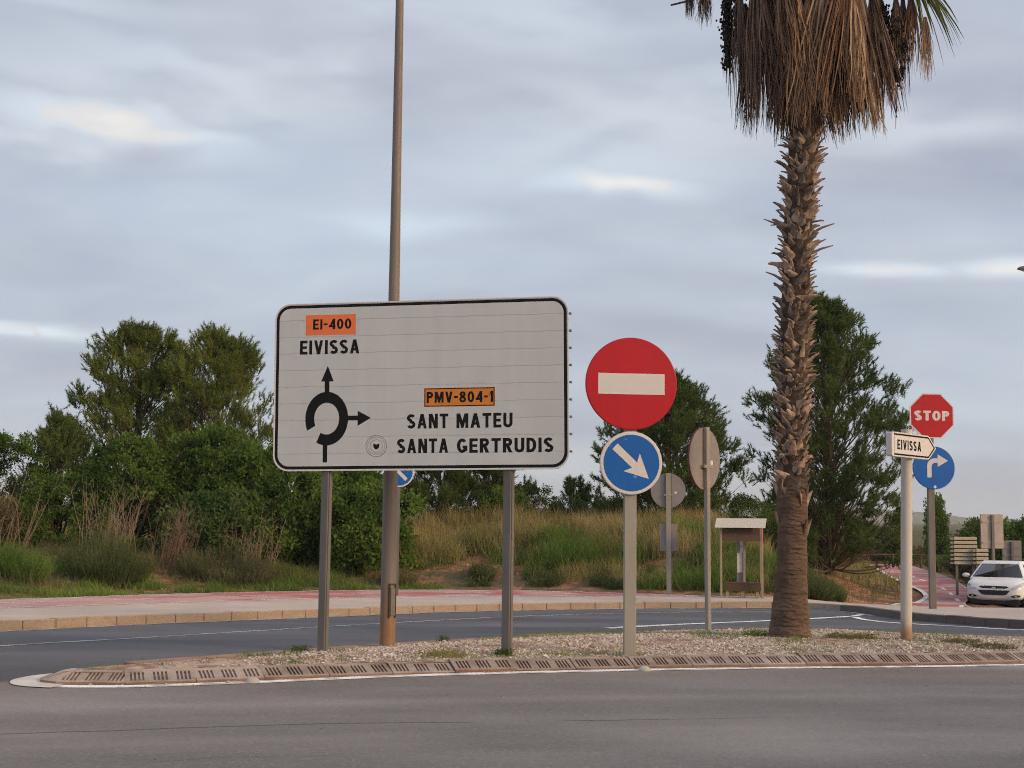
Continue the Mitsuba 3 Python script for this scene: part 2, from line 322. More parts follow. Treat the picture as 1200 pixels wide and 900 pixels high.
leafmat('m_grass_green', (.065, .115, .026), (.155, .205, .05), .5, .75)
leafmat('m_grass_dry', (.175, .145, .06), (.36, .29, .14), .35, .75)
leafmat('m_grass_mid', (.115, .115, .04), (.23, .20, .08), .35, .7)
mat('m_stalk', (.30, .215, .15), 0.9, 0.1)
mat('m_drystem', (.22, .14, .10), 0.9, 0.1)

# ------------------------------------------------------------------ terrain
_HY = [-60, 0, 13, 16, 20, 27, 31, 36, 60, 90, 150, 400, 6000]
_HZ = [0, 0, 0, -.05, -.18, -.42, -.53, -.58, -.6, -.6, -.6, -.6, -.6]
_H = PchipInterpolator(_HY, _HZ)


def ss(a, b, x):
    t = np.clip((np.asarray(x, float) - a) / (b - a), 0, 1); return t * t * (3 - 2 * t)


def H(x, y): return _H(np.clip(y, -60, 6000)) - .58 * ss(5.5, 11, x) * ss(28.5, 41, y)


def smooth_line(pts, step=.25, closed=False):
    pts = np.asarray(pts, float)
    if closed: pts = np.vstack([pts, pts[:1]])
    pts = pts[np.r_[True, np.linalg.norm(np.diff(pts, axis=0), axis=1) > 1e-6]]
    s = np.r_[0, np.cumsum(np.linalg.norm(np.diff(pts, axis=0), axis=1))]
    f = PchipInterpolator(s, pts)
    return f(np.linspace(0, s[-1], max(2, int(s[-1] / step) + 1)))


FAR_KERB = smooth_line([(-20, -4), (-14, 6), (-10.2, 13), (-8, 16.9), (-6.72, 19.19), (-5.81, 21.03), (-4.3, 23.41), (-1.98, 27.0), (0.04, 29.1), (2.89, 30.66), (4.47, 31.13), (6.3, 31.55), (7.2, 31.0), (7.45, 29.5), (7.45, 26.4), (7.75, 24.3), (8.3, 22.3), (9.6, 20.6), (12, 19.2), (18, 17.5), (30, 16)])
BIKE_BACK = smooth_line([(-50, -20), (-30, 6), (-16, 21.5), (-10.79, 29.0), (-8.89, 31.9), (-6.31, 34.3), (-2.66, 36.1), (0.05, 36.3), (3.1, 35.3), (5.3, 34.4), (7.54, 35.2), (9.8, 38.5), (11.8, 41.9)])
PAV_BIKE = smooth_line([(-40, -25), (-24, 0), (-13, 17.5), (-8.88, 24.05), (-7.47, 26.98), (-5.53, 30.0), (-2.37, 32.6), (0.04, 33.41), (2.95, 33.6), (5.3, 33.9)])
CURVE_L = smooth_line([(11.8, 41.9), (12.45, 42.4), (12.9, 43.4), (13.81, 45.81), (14.97, 50.36), (15.96, 55.8), (17.65, 64.45), (19.03, 71.08), (22.5, 90)])
CURVE_R = smooth_line([(13.3, 38.6), (13.72, 41.3), (15.6, 46.5), (17.28, 51.98), (20.01, 63.07), (21.63, 71.68), (25, 90)])
ISL_FRONT = smooth_line([(-3.95, 12.5), (-4.1, 12.15), (-4.02, 11.93), (-3.75, 11.83), (-3.27, 11.86), (-2.93, 11.97), (-2.24, 12.25), (-1.16, 12.75), (0.02, 13.15), (1.27, 13.5), (2.57, 13.8), (4.38, 14.15), (5.36, 14.43), (8, 15.0), (13, 15.2)], .05)
ISL_BACK = smooth_line([(13, 16.4), (9, 17.0), (6.64, 17.86), (5.54, 18.61), (4.85, 19.4), (3.71, 19.75), (2.78, 19.3), (1.64, 18.5), (0.03, 16.95), (-1.37, 15.45), (-1.95, 14.75), (-2.97, 13.55), (-3.54, 12.95), (-3.95, 12.5)], .1)
ISLAND = Polygon(np.vstack([ISL_FRONT, ISL_BACK])).buffer(0)
PAVE = Polygon(np.vstack([FAR_KERB, [(30, 38), (14.2, 37.0)], CURVE_R, CURVE_L[::-1], BIKE_BACK[::-1], [(-50, -30)]])).buffer(0)
ROADS = Polygon(np.vstack([FAR_KERB, [(30, -60), (-40, -60)]])).buffer(0)
SIDE_ROAD = Polygon([(14.6, 38.2), (15.2, 43.5), (19, 54), (23, 66), (34, 92), (60, 92), (60, 38.2)])
HARD = unary_union([PAVE, ROADS, SIDE_ROAD])
BANK = Polygon(np.vstack([BIKE_BACK, CURVE_L, [(60, 200), (60, 900), (-900, 900), (-900, -20)]])).buffer(0)


def poly_dist(poly, x, y):
    return shapely.distance(poly, shapely.points(np.asarray(x, float).ravel(), np.asarray(y, float).ravel())).reshape(np.shape(x))


def inside(poly, x, y):
    return shapely.contains_xy(poly, np.asarray(x, float).ravel(), np.asarray(y, float).ravel()).reshape(np.shape(x))


def ground_z(x, y):
    x, y = np.asarray(x, float), np.asarray(y, float)
    d = poly_dist(HARD, x, y)
    hm = 1.0 + .6 * ss(-6, -1, x) - .35 * ss(6, 11, x)
    bank = np.where(inside(BANK, x, y), hm * ss(-.5, 7.0, d) - hm * ss(-.5, 7.0, 0), -.15 * ss(0, 2, d))
    n = meshkit.fbm(np.stack([x * .55, y * .55, 0 * x], -1), 4, 3) - .5
    n2 = meshkit.fbm(np.stack([x * 2.2, y * 2.2, 0 * x], -1), 3, 8) - .5
    bank = bank + (n * .35 + n2 * .10) * ss(0.1, 2.0, d)
    fade = 1 - ss(60, 220, np.hypot(x, y))
    return H(x, y) + np.where(d > 0, .09 + bank * (.35 + .65 * fade), -.10)


def grid_axis(lo, hi, fine0, fine1, step):
    a = list(np.arange(fine0, fine1 + 1e-6, step))
    s, x = step, fine1
    while x < hi: s *= 1.22; x += s; a.append(min(x, hi))
    s, x = step, fine0
    b = []
    while x > lo: s *= 1.22; x -= s; b.append(max(x, lo))
    return np.array(b[::-1] + a)


gx, gy = grid_axis(-3400, 3400, -26, 26, .33), grid_axis(-3400, 3400, 14, 62, .33)
XX, YY = np.meshgrid(gx, gy)
ZZ = ground_z(XX, YY)
nx, ny = len(gx), len(gy)
ii = (np.arange(ny - 1)[:, None] * nx + np.arange(nx - 1)[None]).ravel()
obj('ground', (np.stack([XX.ravel(), YY.ravel(), ZZ.ravel()], 1), np.stack([ii, ii + 1, ii + nx + 1, ii + nx], 1)), 'm_soil', smooth=True, kind='structure')


def drape(poly, off, res=.5):
    """a sheet over the polygon that follows the fall of the site, off metres above it (off may be a function)."""
    poly = poly.simplify(.005)
    pts = []
    for g in getattr(poly, 'geoms', [poly]):
        for ring in [g.exterior, *g.interiors]:
            L = ring.length
            pts.append(np.array([ring.interpolate(s).coords[0] for s in np.arange(0, L, res)]))
            pts.append(np.array(ring.coords)[:-1])
    x0, y0, x1, y1 = poly.bounds
    a, b = np.meshgrid(np.arange(x0, x1, res), np.arange(y0, y1, res))
    inn = poly.buffer(-res * .45)
    k = inside(inn, a, b)
    pts = np.unique(np.round(np.vstack(pts + [np.stack([a[k], b[k]], 1)]), 4), axis=0)
    tri = Delaunay(pts).simplices
    c = pts[tri].mean(1)
    tri = tri[inside(poly, c[:, 0], c[:, 1])]
    e = pts[tri]
    area = (e[:, 1, 0] - e[:, 0, 0]) * (e[:, 2, 1] - e[:, 0, 1]) - (e[:, 1, 1] - e[:, 0, 1]) * (e[:, 2, 0] - e[:, 0, 0])
    tri = np.where((area < 0)[:, None], tri[:, ::-1], tri)[np.abs(area) > 1e-7]
    z = H(pts[:, 0], pts[:, 1]) + (off(pts[:, 0], pts[:, 1]) if callable(off) else off)
    return np.column_stack([pts, z]), tri


def ribbon(line, width, off, dashes=None, step=.2):
    line = smooth_line(line, step)
    L = LineString(line)
    if dashes:
        on, gap = dashes; segs = []; s = 0.3
        while s + on < L.length: segs.append((s, s + on)); s += on + gap
    else: segs = [(0, L.length)]
    V, F = [], []
    for s0, s1 in segs:
        q = np.array([L.interpolate(s).coords[0] for s in np.linspace(s0, s1, max(2, int((s1 - s0) / step) + 1))])
        t = np.gradient(q, axis=0); t /= np.linalg.norm(t, axis=1, keepdims=True)
        nrm = np.stack([-t[:, 1], t[:, 0]], 1)
        b = len(V) and sum(len(v) for v in V)
        P_ = np.vstack([q - nrm * width / 2, q + nrm * width / 2])
        V.append(np.column_stack([P_, H(P_[:, 0], P_[:, 1]) + off])); n_ = len(q)
        F += [[b + i, b + i + 1, b + n_ + i + 1, b + n_ + i] for i in range(n_ - 1)]
    return np.vstack(V), np.array(F)


def offset_line(line, d):
    line = np.asarray(line); t = np.gradient(line, axis=0); t /= np.linalg.norm(t, axis=1, keepdims=True)
    return line + d * np.stack([-t[:, 1], t[:, 0]], 1)


SPLIT = Polygon([(-60, 4), (-9, 11.3), (-4.0, 12.1), (2, 14.5), (8, 16), (13, 15.8), (40, 15.5), (40, -60), (-60, -60)])
near = ROADS.intersection(SPLIT).intersection(sbox(-25, -12, 25, 60))
far = ROADS.difference(SPLIT).intersection(sbox(-25, -12, 25, 60))
obj('ring_road', drape(near, 0.0, .6), 'm_asphalt_ring', smooth=True, kind='structure')
obj('exit_road', drape(far, 0.0, .5), 'm_asphalt', smooth=True, kind='structure')
obj('side_road', drape(SIDE_ROAD, 0.02, .8), 'm_asphalt', smooth=True, kind='structure')
RED_L = Polygon(np.vstack([PAV_BIKE, BIKE_BACK[(BIKE_BACK[:, 0] < 5.25)][::-1]])).buffer(0)
RED_R = Polygon(np.vstack([[(12.3, 38.4), (13.3, 38.6)], CURVE_R[1:], CURVE_L[::-1], [(11.9, 41.8)]])).buffer(0)
pv = PAVE.intersection(sbox(-26, 2, 30, 95)).buffer(-.02)
obj('pavement', drape(pv, .13, .5), 'm_pave', smooth=True, kind='structure')
obj('bike_path', drape(RED_L.intersection(sbox(-26, 2, 30, 95)).buffer(-.12), .1345, .5), 'm_bike', smooth=True, kind='structure')
obj('bike_path', drape(RED_R.buffer(-.10), .1345, .5), 'm_bike', smooth=True, kind='structure')
ROADMARK = 'road_marking'
def marking(m, mt='m_paint'): return obj(ROADMARK, m, mt, kind='structure')
marking(ribbon(offset_line(ISL_FRONT, -.105)[14:], .16, .004), 'm_paint')
marking(ribbon([(-9.5, 9.4), (-5.77, 15.68), (-4.73, 17.16), (-3.58, 19.4), (-1.69, 22.9), (0.04, 25.7), (2.47, 28.08), (4.64, 29.4), (6.2, 29.9)], .09, .004), 'm_paint_thin')
marking(ribbon(offset_line(FAR_KERB, -.14)[100:200], .10, .004), 'm_paint_thin')
marking(ribbon([(1.5, 21.2), (2.23, 22.2), (4.64, 24.84), (6.75, 27.3)], .22, .004))
marking(ribbon([(6.86, 27.55), (7.3, 28.5)], .14, .004)); marking(ribbon([(6.75, 27.0), (6.62, 25.6), (6.72, 24.6), (7.35, 23.3), (8.0, 22.0), (9.5, 20.2), (12, 18.9)], .14, .004))
marking(ribbon(PAV_BIKE[20:], .10, .139)); marking(ribbon(offset_line(BIKE_BACK[BIKE_BACK[:, 0] < 5.2], -.10), .12, .139))
mid = np.array([(p + BIKE_BACK[np.argmin(np.linalg.norm(BIKE_BACK - p, axis=1))]) / 2 for p in PAV_BIKE[20:]])
marking(ribbon(mid[:-12], .10, .139, (1.4, 1.6)))
marking(ribbon(np.vstack([BIKE_BACK[-4:], CURVE_L]), .16, .139))
marking(ribbon([(12.9, 39.5), (13.6, 41.6), (14.8, 46.0), (16.2, 51.5), (18.6, 64), (20.3, 72)], .12, .139, (1.6, 2.2)))

# pale apron round the nose of the island
apron = ISLAND.buffer(.24).difference(ISLAND.buffer(-.05)).intersection(Polygon([(-6, 10), (-3.95, 10), (-3.8, 11.9), (-3.3, 13.6), (-4.5, 14), (-6, 14)]))
obj('concrete_apron', drape(apron, .008, .15), 'm_concrete_apron', kind='structure')

# ------------------------------------------------------------------ traffic island: gravel sheet, splayed kerb blocks, back kerb
def island_top(x, y):
    d = poly_dist(ISLAND.exterior, x, y)
    return .085 + .042 * ss(.15, 1.3, d) + .02 * (meshkit.fbm(np.stack([x * 2, y * 2, 0 * x], -1), 3, 1) - .5) * ss(.2, .6, d)


def isl_z(x, y): return H(x, y) + island_top(np.atleast_1d(np.asarray(x, float)), np.atleast_1d(np.asarray(y, float)))


obj('traffic_island', drape(ISLAND.buffer(-.20), island_top, .2), 'm_island', smooth=True, kind='structure')


def kerb_block(seed):
    """0.6 m long splayed block, local x along the kerb, y into the island: low lip, sloping face with twelve cross grooves, flat top."""
    rr = np.random.default_rng(seed)
    j = rr.normal(0, .003, 4)
    prof = Polygon([(0, -.06), (0, .026 + j[0]), (.014, .034 + j[0]), (.205, .094 + j[1]), (.225, .100 + j[1]), (.30, .098 + j[1]), (.30, -.06)])
    m = trimesh.creation.extrude_polygon(prof, .594, engine='earcut')          # xy = (depth, z), extruded along z -> x
    v = m.vertices; m.vertices = np.stack([v[:, 2] + .003, v[:, 0], v[:, 1]], 1)
    a = to_manifold(m)
    sl = math.atan2(.066, .205)
    for g in range(3):
        for k in range(4):
            x = .045 + g * .197 + k * .034
            c = trimesh.creation.box(extents=[.0185, .172, .040])
            c.apply_transform(frame(x + .008, .108, .066, 0) @ trimesh.transformations.rotation_matrix(sl, [1, 0, 0]))
            a = a - to_manifold(c)
    return from_manifold(a)


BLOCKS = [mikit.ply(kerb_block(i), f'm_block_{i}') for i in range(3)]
GRV = [mikit.ply(cat_([bx(.045 + g * .197 + k * .030, .083 + g * .197 + k * .030, .045, .190, -.02, .0) for g in range(3) for k in range(4)]), 'm_groove')]
KL = LineString(ISL_FRONT[4:])
rr = np.random.default_rng(7)
s = 0.0
while s + .6 < KL.length and KL.interpolate(s).x < 9.5:
    p, q = np.array(KL.interpolate(s).coords[0]), np.array(KL.interpolate(s + .6).coords[0])
    t = (q - p) / np.linalg.norm(q - p); w = np.array([-t[1], t[0]])
    L = np.linalg.norm(q - p) / .6
    if L > .985:
        p, q = p - t * 0, q
        z0, z1 = float(H(*p)), float(H(*q))
        M = np.eye(4); M[:3, 0] = [*(t * L), (z1 - z0) / .6]; M[:3, 1] = [*w, 0]; M[:3, 2] = [0, 0, 1]
        M[:3, 3] = [*p, z0 + rr.normal(0, .005)]; M[2, 0] += rr.normal(0, .008); M[2, 1] += rr.normal(0, .012)
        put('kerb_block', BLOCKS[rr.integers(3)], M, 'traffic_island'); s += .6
    else:                                                                       # tight nose: short wedge-shaped stones
        q = np.array(KL.interpolate(s + .19).coords[0]); t = (q - p) / np.linalg.norm(q - p); w = np.array([-t[1], t[0]])
        prof = Polygon([(0, -.06), (0, .028), (.205, .094), (.28, .096), (.28, -.06)])
        m = trimesh.creation.extrude_polygon(prof, .182, engine='earcut'); v = m.vertices; m.vertices = np.stack([v[:, 2] + .004, v[:, 0], v[:, 1]], 1)
        v = m.vertices; v[:, 0] = .095 + (v[:, 0] - .095) * (1 - .8 * v[:, 1]); m.vertices = v
        M = np.eye(4); M[:3, 0] = [*t, 0]; M[:3, 1] = [*w, 0]; M[:3, 3] = [*p, float(H(*p))]
        put('kerb_block', mikit.ply(m, f'm_block_{rr.integers(3)}'), M, 'traffic_island'); s += .19
lip = ISLAND.buffer(.015).difference(ISLAND.buffer(-.03)).intersection(sbox(-5, 11, 13, 15.6))
BK = LineString(ISL_BACK)
s = .3
while s + .8 < BK.length:
    p, q = np.array(BK.interpolate(s).coords[0]), np.array(BK.interpolate(s + .79).coords[0]); L = np.linalg.norm(q - p); t = (q - p) / L; w = np.array([-t[1], t[0]])
    M = np.eye(4); M[:3, 0] = [*t, float(H(*q) - H(*p)) / L]; M[:3, 1] = [*w, 0]; M[:3, 3] = [*p, float(H(*p)) + rr.normal(0, .004)]
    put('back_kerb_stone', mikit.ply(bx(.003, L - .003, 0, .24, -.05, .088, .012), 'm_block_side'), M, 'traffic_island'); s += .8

# far kerb of the exit road
FK = LineString(FAR_KERB[52:])
s = 0.0
while s + .62 < FK.length and FK.interpolate(s).x < 14:
    p, q = np.array(FK.interpolate(s).coords[0]), np.array(FK.interpolate(s + .61).coords[0]); L = np.linalg.norm(q - p); t = (q - p) / L; w = np.array([-t[1], t[0]])
    dark = p[0] > 7.0 and p[1] < 30.6
    M = np.eye(4); M[:3, 0] = [*t, float(H(*q) - H(*p)) / L]; M[:3, 1] = [*w, 0]; M[:3, 3] = [*p, float(H(*p)) + rr.normal(0, .004) - (.045 if 3 < s < 4.2 else 0)]
    put('kerb_stone', mikit.ply(bx(.001, L - .001, -.02, .15, -.05, .139, .010), 'm_kerb_grey' if dark else 'm_kerb_tan'), M, 'pavement'); s += .62

# gravel on the island and stones on the bank
def stones(n, poly, zf, size, seed, keep=None):
    r = np.random.default_rng(seed)
    x0, y0, x1, y1 = poly.bounds
    P_ = np.stack([r.uniform(x0, x1, n * 3), r.uniform(y0, y1, n * 3)], 1); P_ = P_[inside(poly, P_[:, 0], P_[:, 1])]
    if keep is not None: P_ = P_[keep(P_, r)]
    P_ = P_[:n]; n = len(P_)
    o = np.array([[1, 0, 0], [-1, 0, 0], [0, 1, 0], [0, -1, 0], [0, 0, 1], [0, 0, -1.0]])
    f = np.array([[0, 2, 4], [2, 1, 4], [1, 3, 4], [3, 0, 4], [2, 0, 5], [1, 2, 5], [3, 1, 5], [0, 3, 5]])
    sz = size * np.exp(r.normal(0, .45, n)); a = r.uniform(0, 2 * np.pi, n)
    V = o[None] * (sz[:, None, None] * r.uniform(.55, 1.15, (n, 6, 1))) * [1, .8, .6]
    V = V + r.normal(0, .18, (n, 6, 3)) * sz[:, None, None]
    c, s_ = np.cos(a)[:, None], np.sin(a)[:, None]
    V = np.stack([V[..., 0] * c - V[..., 1] * s_, V[..., 0] * s_ + V[..., 1] * c, V[..., 2]], -1)
    V = V + np.column_stack([P_, zf(P_[:, 0], P_[:, 1]) + sz * .2])[:, None]
    return V.reshape(-1, 3), (f[None] + 6 * np.arange(n)[:, None, None]).reshape(-1, 3)


ISL_IN = ISLAND.buffer(-.32).intersection(sbox(-5, 10, 9, 21))
for i, n in enumerate((28000, 26000, 11000, 16000)):
    obj('gravel' if i == 0 else 'loose_stones', stones(n, ISL_IN, lambda x, y: isl_z(x, y), (.0095, .009, .010, .009)[i], 20 + i, lambda P_, r: meshkit.fbm(np.column_stack([P_ * 1.1, P_[:, :1] * 0]), 3, 6) + r.normal(0, .12, len(P_)) > .42 + .35 * ss(-2.0, -2.9, P_[:, 0])), f'm_stone_{i}',
        label='loose stony gravel covering the traffic island' if i == 0 else None, kind='stuff', parent=None if i == 0 else 'gravel')

# ------------------------------------------------------------------ signs
CONDENSED = 'white destination boards'


def dome_disc(R, t=.003, rim=.028, n=64):
    # a pressed sheet disc with a turned-back rim
    prof = np.array([[0, 0], [R - .012, 0], [R - .003, .004], [R, .012], [R, rim], [R - .004, rim], [R - .006, .014], [R - .016, t + .003], [0, t + .003]])
    m = trimesh.creation.revolve(prof, sections=n)
    v = m.vertices; m.vertices = np.stack([v[:, 0], v[:, 2], v[:, 1]], 1); m.invert()
    return m


def disc_poly(r, n=64): return Point(0, 0).buffer(r, n // 4)


def ring_poly(r1, r0): return Point(0, 0).buffer(r1, 24).difference(Point(0, 0).buffer(r0, 24))


# --- large direction board
t = thing('direction_sign', 'large white direction board with roundabout diagram on two grey posts', 'road sign')
W_, HT = 3.085, 1.735
A_, B_ = np.array([-2.46, 14.15, 1.912]), np.array([.555, 13.6, 1.942])
yaw = math.degrees(math.atan2(B_[1] - A_[1], B_[0] - A_[0]))
MB = frame(*A_, yaw) @ trimesh.transformations.rotation_matrix(-math.asin((B_[2] - A_[2]) / W_), [0, 1, 0])
outline = rrect(0, W_, 0, HT, .165)
NS = 10
for k in range(NS):
    z0, z1 = HT * k / NS + .0010, HT * (k + 1) / NS - .0010
    p = outline.intersection(sbox(-1, z0, W_ + 1, z1))
    front = ext(p, .010, 0)
    lips = cat_([bx(.1, W_ - .1, .0, .035, z0, z0 + .003), bx(.1, W_ - .1, .0, .035, z1 - .003, z1)])
    obj('panel_slat', xf(cat_([front, lips]), MB), 'm_signwhite', t)
obj('back_plate', xf(ext(outline.buffer(-.004), .004, .0045), MB), 'm_galv_pale', t)
border = outline.buffer(-.014, 16).difference(outline.buffer(-.045, 16))
obj('border', xf(ext(border, .0012, -.0102), MB), 'm_black', t)
edge = outline.buffer(.004).difference(outline.buffer(-.006))
obj('edge_trim', xf(ext(edge, .018, .004), MB), 'm_white', t)
YF = -.0106
sx, sz = W_ / 1035., HT
def U(X): f = (X - 70) / 1035.; return W_ * f * 14.15 / (13.6 + f * .55)
def V_(X, Y): top = 90 - 40 * (X - 70) / 1035.; return HT * (660 - Y) / (660 - top)
pl = obj('route_plate', xf(ext(sbox(U(177), V_(265, 193), U(354), V_(265, 122)), .0012, -.0104), MB), 'm_orange', t, label='orange plate reading EI-400')
obj('lettering', xf(text('EI-400', U(203), V_(265, 173), .108, U(338) - U(203), y=-.0118, w=.20), MB), 'm_black', pl)
obj('place_name', xf(text('EIVISSA', U(158), V_(265, 259), .146, U(368) - U(158), y=YF), MB), 'm_black', t, label='black lettering EIVISSA')
pm = obj('route_plate', xf(ext(sbox(U(597), V_(722, 441), U(846), V_(722, 375)), .0012, -.0104), MB), 'm_amber', t, label='amber plate reading PMV-804-1')
pb = sbox(U(597), V_(722, 441), U(846), V_(722, 375))
obj('plate_edge', xf(ext(pb.buffer(-.003).difference(pb.buffer(-.013)), .0008, -.0118), MB), 'm_black', pm)
obj('lettering', xf(text('PMV-804-1', U(606), V_(722, 427), .112, U(840) - U(606), y=-.0118), MB), 'm_black', pm)
obj('place_name', xf(text('SANT', U(537), V_(722, 516), .148, U(682) - U(537), y=YF), MB), 'm_black', t, label='black lettering SANT')
obj('place_name', xf(text('MATEU', U(711), V_(722, 516), .148, U(908) - U(711), y=YF), MB), 'm_black', t, label='black lettering MATEU')
obj('place_name', xf(text('SANTA', U(503), V_(600, 602), .146, U(683) - U(503), y=YF), MB), 'm_black', t, label='black lettering SANTA')
obj('place_name', xf(text('GERTRUDIS', U(713), V_(880, 602), .146, U(1051) - U(713), y=YF), MB), 'm_black', t, label='black lettering GERTRUDIS')
cx, cz = U(255), V_(255, 482)
ang = np.radians(np.linspace(-118, 206, 90)); a_o, b_o, a_i, b_i = 77 * sx, .277, 45 * sx, .164
ringp = Polygon(np.vstack([np.stack([cx + a_o * np.cos(ang), cz + b_o * np.sin(ang)], 1), np.stack([cx + a_i * np.cos(ang[::-1]), cz + b_i * np.sin(ang[::-1])], 1)]))
diag = unary_union([ringp, sbox(U(247), cz + .2, U(263), V_(257, 350)), Polygon([(U(234), V_(257, 354)), (U(257), V_(257, 300)), (U(278), V_(257, 354))]),
                    sbox(U(320), V_(360, 488), U(367), V_(360, 472)), Polygon([(U(364), V_(385, 507)), (U(410), V_(385, 480)), (U(364), V_(385, 455))]), sbox(U(243), V_(250, 632), U(258), V_(250, 565))])
obj('roundabout_diagram', xf(ext(diag, .0012, YF), MB), 'm_black', t)
lc, lz = U(430), V_(430, 577)
lg = unary_union([affinity.translate(ring_poly(.112, .106), lc, lz), affinity.translate(ring_poly(.092, .088), lc, lz), affinity.translate(ring_poly(.066, .062), lc, lz)])
em = obj('emblem', xf(ext(lg, .0008, YF), MB), 'm_galv', t, label='small round emblem of grey rings with a dark heart')
heart = affinity.translate(Polygon([(-.034, .012), (-.026, .024), (-.010, .020), (0, .014), (.010, .020), (.026, .024), (.034, .012), (.028, -.014), (.014, -.030), (0, -.036), (-.014, -.030), (-.028, -.014)]), lc, lz)
obj('heart_shape', xf(ext(heart, .0008, YF), MB), 'm_black', em)
for k in range(1, NS):
    for xx in (W_ + .004,):
        obj('clamp', xf(bx(xx, xx + .028, .002, .030, HT * k / NS - .012, HT * k / NS + .012, .005), MB), 'm_galv', t)
for (px, py, pz, tx) in ((-1.905, 14.10, .03, .57), (-.03, 13.76, .10, 2.46)):
    Mp = frame(px, py, pz, -30, .25)
    hb = cat_([bx(-.055, .055, -.04, -.032, 0, 3.45), bx(-.055, .055, .032, .04, 0, 3.45), bx(-.004, .004, -.0315, .0315, 0, 3.45)])
    obj('post', xf(cat_([bx(-.046, .046, -.036, .036, -.15, 3.5, .006), bx(.049, .054, -.022, .022, -.15, 3.5)]), Mp), 'm_galv', t)
for k in (2, 5, 8):
    obj('cross_rail', xf(bx(.2, W_ - .2, .036, .060, HT * k / NS - .02, HT * k / NS + .02), MB), 'm_galv', t)


def arrow_poly(L, stem, head, hl):
    return Polygon([(-L / 2, -stem / 2), (L / 2 - hl, -stem / 2 * .95), (L / 2 - hl - .04, -head / 2), (L / 2, 0), (L / 2 - hl - .04, head / 2), (L / 2 - hl, stem / 2 * .95), (-L / 2, stem / 2)])


# --- no entry over keep right
t = thing('road_sign', 'post carrying red no entry disc above blue disc with white diagonal arrow', 'road sign')
Mn = frame(1.205, 13.78, .10, 6, .15)
obj('post', xf(bx(-.062, .062, .035, .095, -.2, 3.05, .006), Mn), 'm_galv_pale', t)
D = lambda R, z, y=0.0, x=0.0: xf(dome_disc(R), frame(x, y, z))
d = obj('no_entry_disc', xf(D(.471, 2.718), Mn), 'm_red', t, smooth=35, label='red no entry disc')
obj('white_bar', xf(ext(sbox(-.342, 2.718 - .110, .342, 2.718 + .102), .0012, -.0003), Mn), 'm_white', d)
d2 = obj('keep_right_disc', xf(D(.319, 1.912, -.004), Mn), 'm_white', t, smooth=35, label='blue disc with white diagonal arrow and white rim')
obj('blue_field', xf(ext(affinity.translate(disc_poly(.286), 0, 1.912), .001, -.0043), Mn), 'm_blue', d2)
ar = affinity.translate(affinity.rotate(arrow_poly(.475, .078, .245, .20), -43, origin=(0, 0)), .005, 1.917)
obj('arrow', xf(ext(ar, .001, -.0056), Mn), 'm_white', d2)
for z in (2.95, 2.45, 2.0, 1.72): obj('clamp', xf(bx(-.075, .075, .015, .10, z - .02, z + .02, .004), Mn), 'm_steel', t)

# --- arrow board EIVISSA
t = thing('road_sign', 'white arrow board reading EIVISSA on a cream round pole with rusty foot', 'road sign')
Me = frame(4.655, 16.25, .0, 0, 1.25)
obj('pole', xf(tube([(0, 0, -.1), (0, 0, 2.54)], .066, 24), Me), 'm_creampole', t, smooth=30)
Mv = frame(4.385, 15.86, 2.205, 41, 1.0) @ trimesh.transformations.rotation_matrix(math.radians(.3), [0, 1, 0])
LB, HB = .93, .285
arrow_out = Polygon([(0, .02), (.02, 0), (LB - .17, 0), (LB - .145, .012), (LB, HB / 2), (LB - .145, HB - .012), (LB - .17, HB), (.02, HB), (0, HB - .02)])
b = obj('arrow_board', xf(ext(arrow_out, .08, .04), Mv), 'm_white', t)
bord = arrow_out.buffer(-.016).difference(arrow_out.buffer(-.036)).intersection(sbox(.045, -1, 2, 1))
obj('border', xf(ext(bord, .001, -.0403), Mv), 'm_black', b)
obj('seam', xf(ext(sbox(.050, .005, .056, HB - .005), .001, -.0403), Mv), 'm_galv', b)
obj('place_name', xf(text('EIVISSA', .11, .085, .115, .50, y=-.0403), Mv), 'm_black', b)

# --- stop + turn right
t = thing('road_sign', 'post with red octagonal STOP sign above round blue sign with bent white arrow', 'road sign')
Ms = frame(8.69, 28.3, -.30, 4, .2)
obj('post', xf(bx(-.07, .07, .02, .10, -.3, 4.3, .008), Ms), 'm_galv', t)
octo = lambda r: affinity.rotate(Polygon([(r * math.cos(k * math.pi / 4), r * math.sin(k * math.pi / 4)) for k in range(8)]), 22.5, origin=(0, 0))
zc = 3.94
o = obj('stop_plate', xf(ext(affinity.translate(octo(.505), .03, zc), .02, .02), Ms), 'm_white', t, label='red octagonal plate reading STOP')
obj('red_field', xf(ext(affinity.translate(octo(.48), .03, zc), .002, -.0003), Ms), 'm_red', o)
obj('lettering', xf(text('STOP', .03 - .375, zc - .10, .205, .75, y=-.0028, t=.002, w=.24, gap=.11), Ms), 'm_white', o)
zb = 2.86
o = obj('turn_right_disc', xf(D(.445, zb, -.002, .055), Ms), 'm_blue', t, smooth=35, label='blue disc with a white arrow bending right')
aa = np.linspace(math.pi, math.pi / 2, 8)
stem = LineString([(-.10, -.20), (-.10, .03)] + [(.02 + .12 * math.cos(q), .03 + .12 * math.sin(q)) for q in aa] + [(.10, .15)]).buffer(.048, cap_style=2)
hd = Polygon([(.08, .02), (.30, .15), (.08, .28)])
obj('arrow', xf(ext(affinity.translate(unary_union([stem, hd]), .055, zb), .002, -.0025), Ms), 'm_white', o)
obj('bolt_cap', xf(ext(affinity.translate(Point(0, 0).buffer(.03), .07, zb - .395), .004, -.0025), Ms), 'm_white', o)


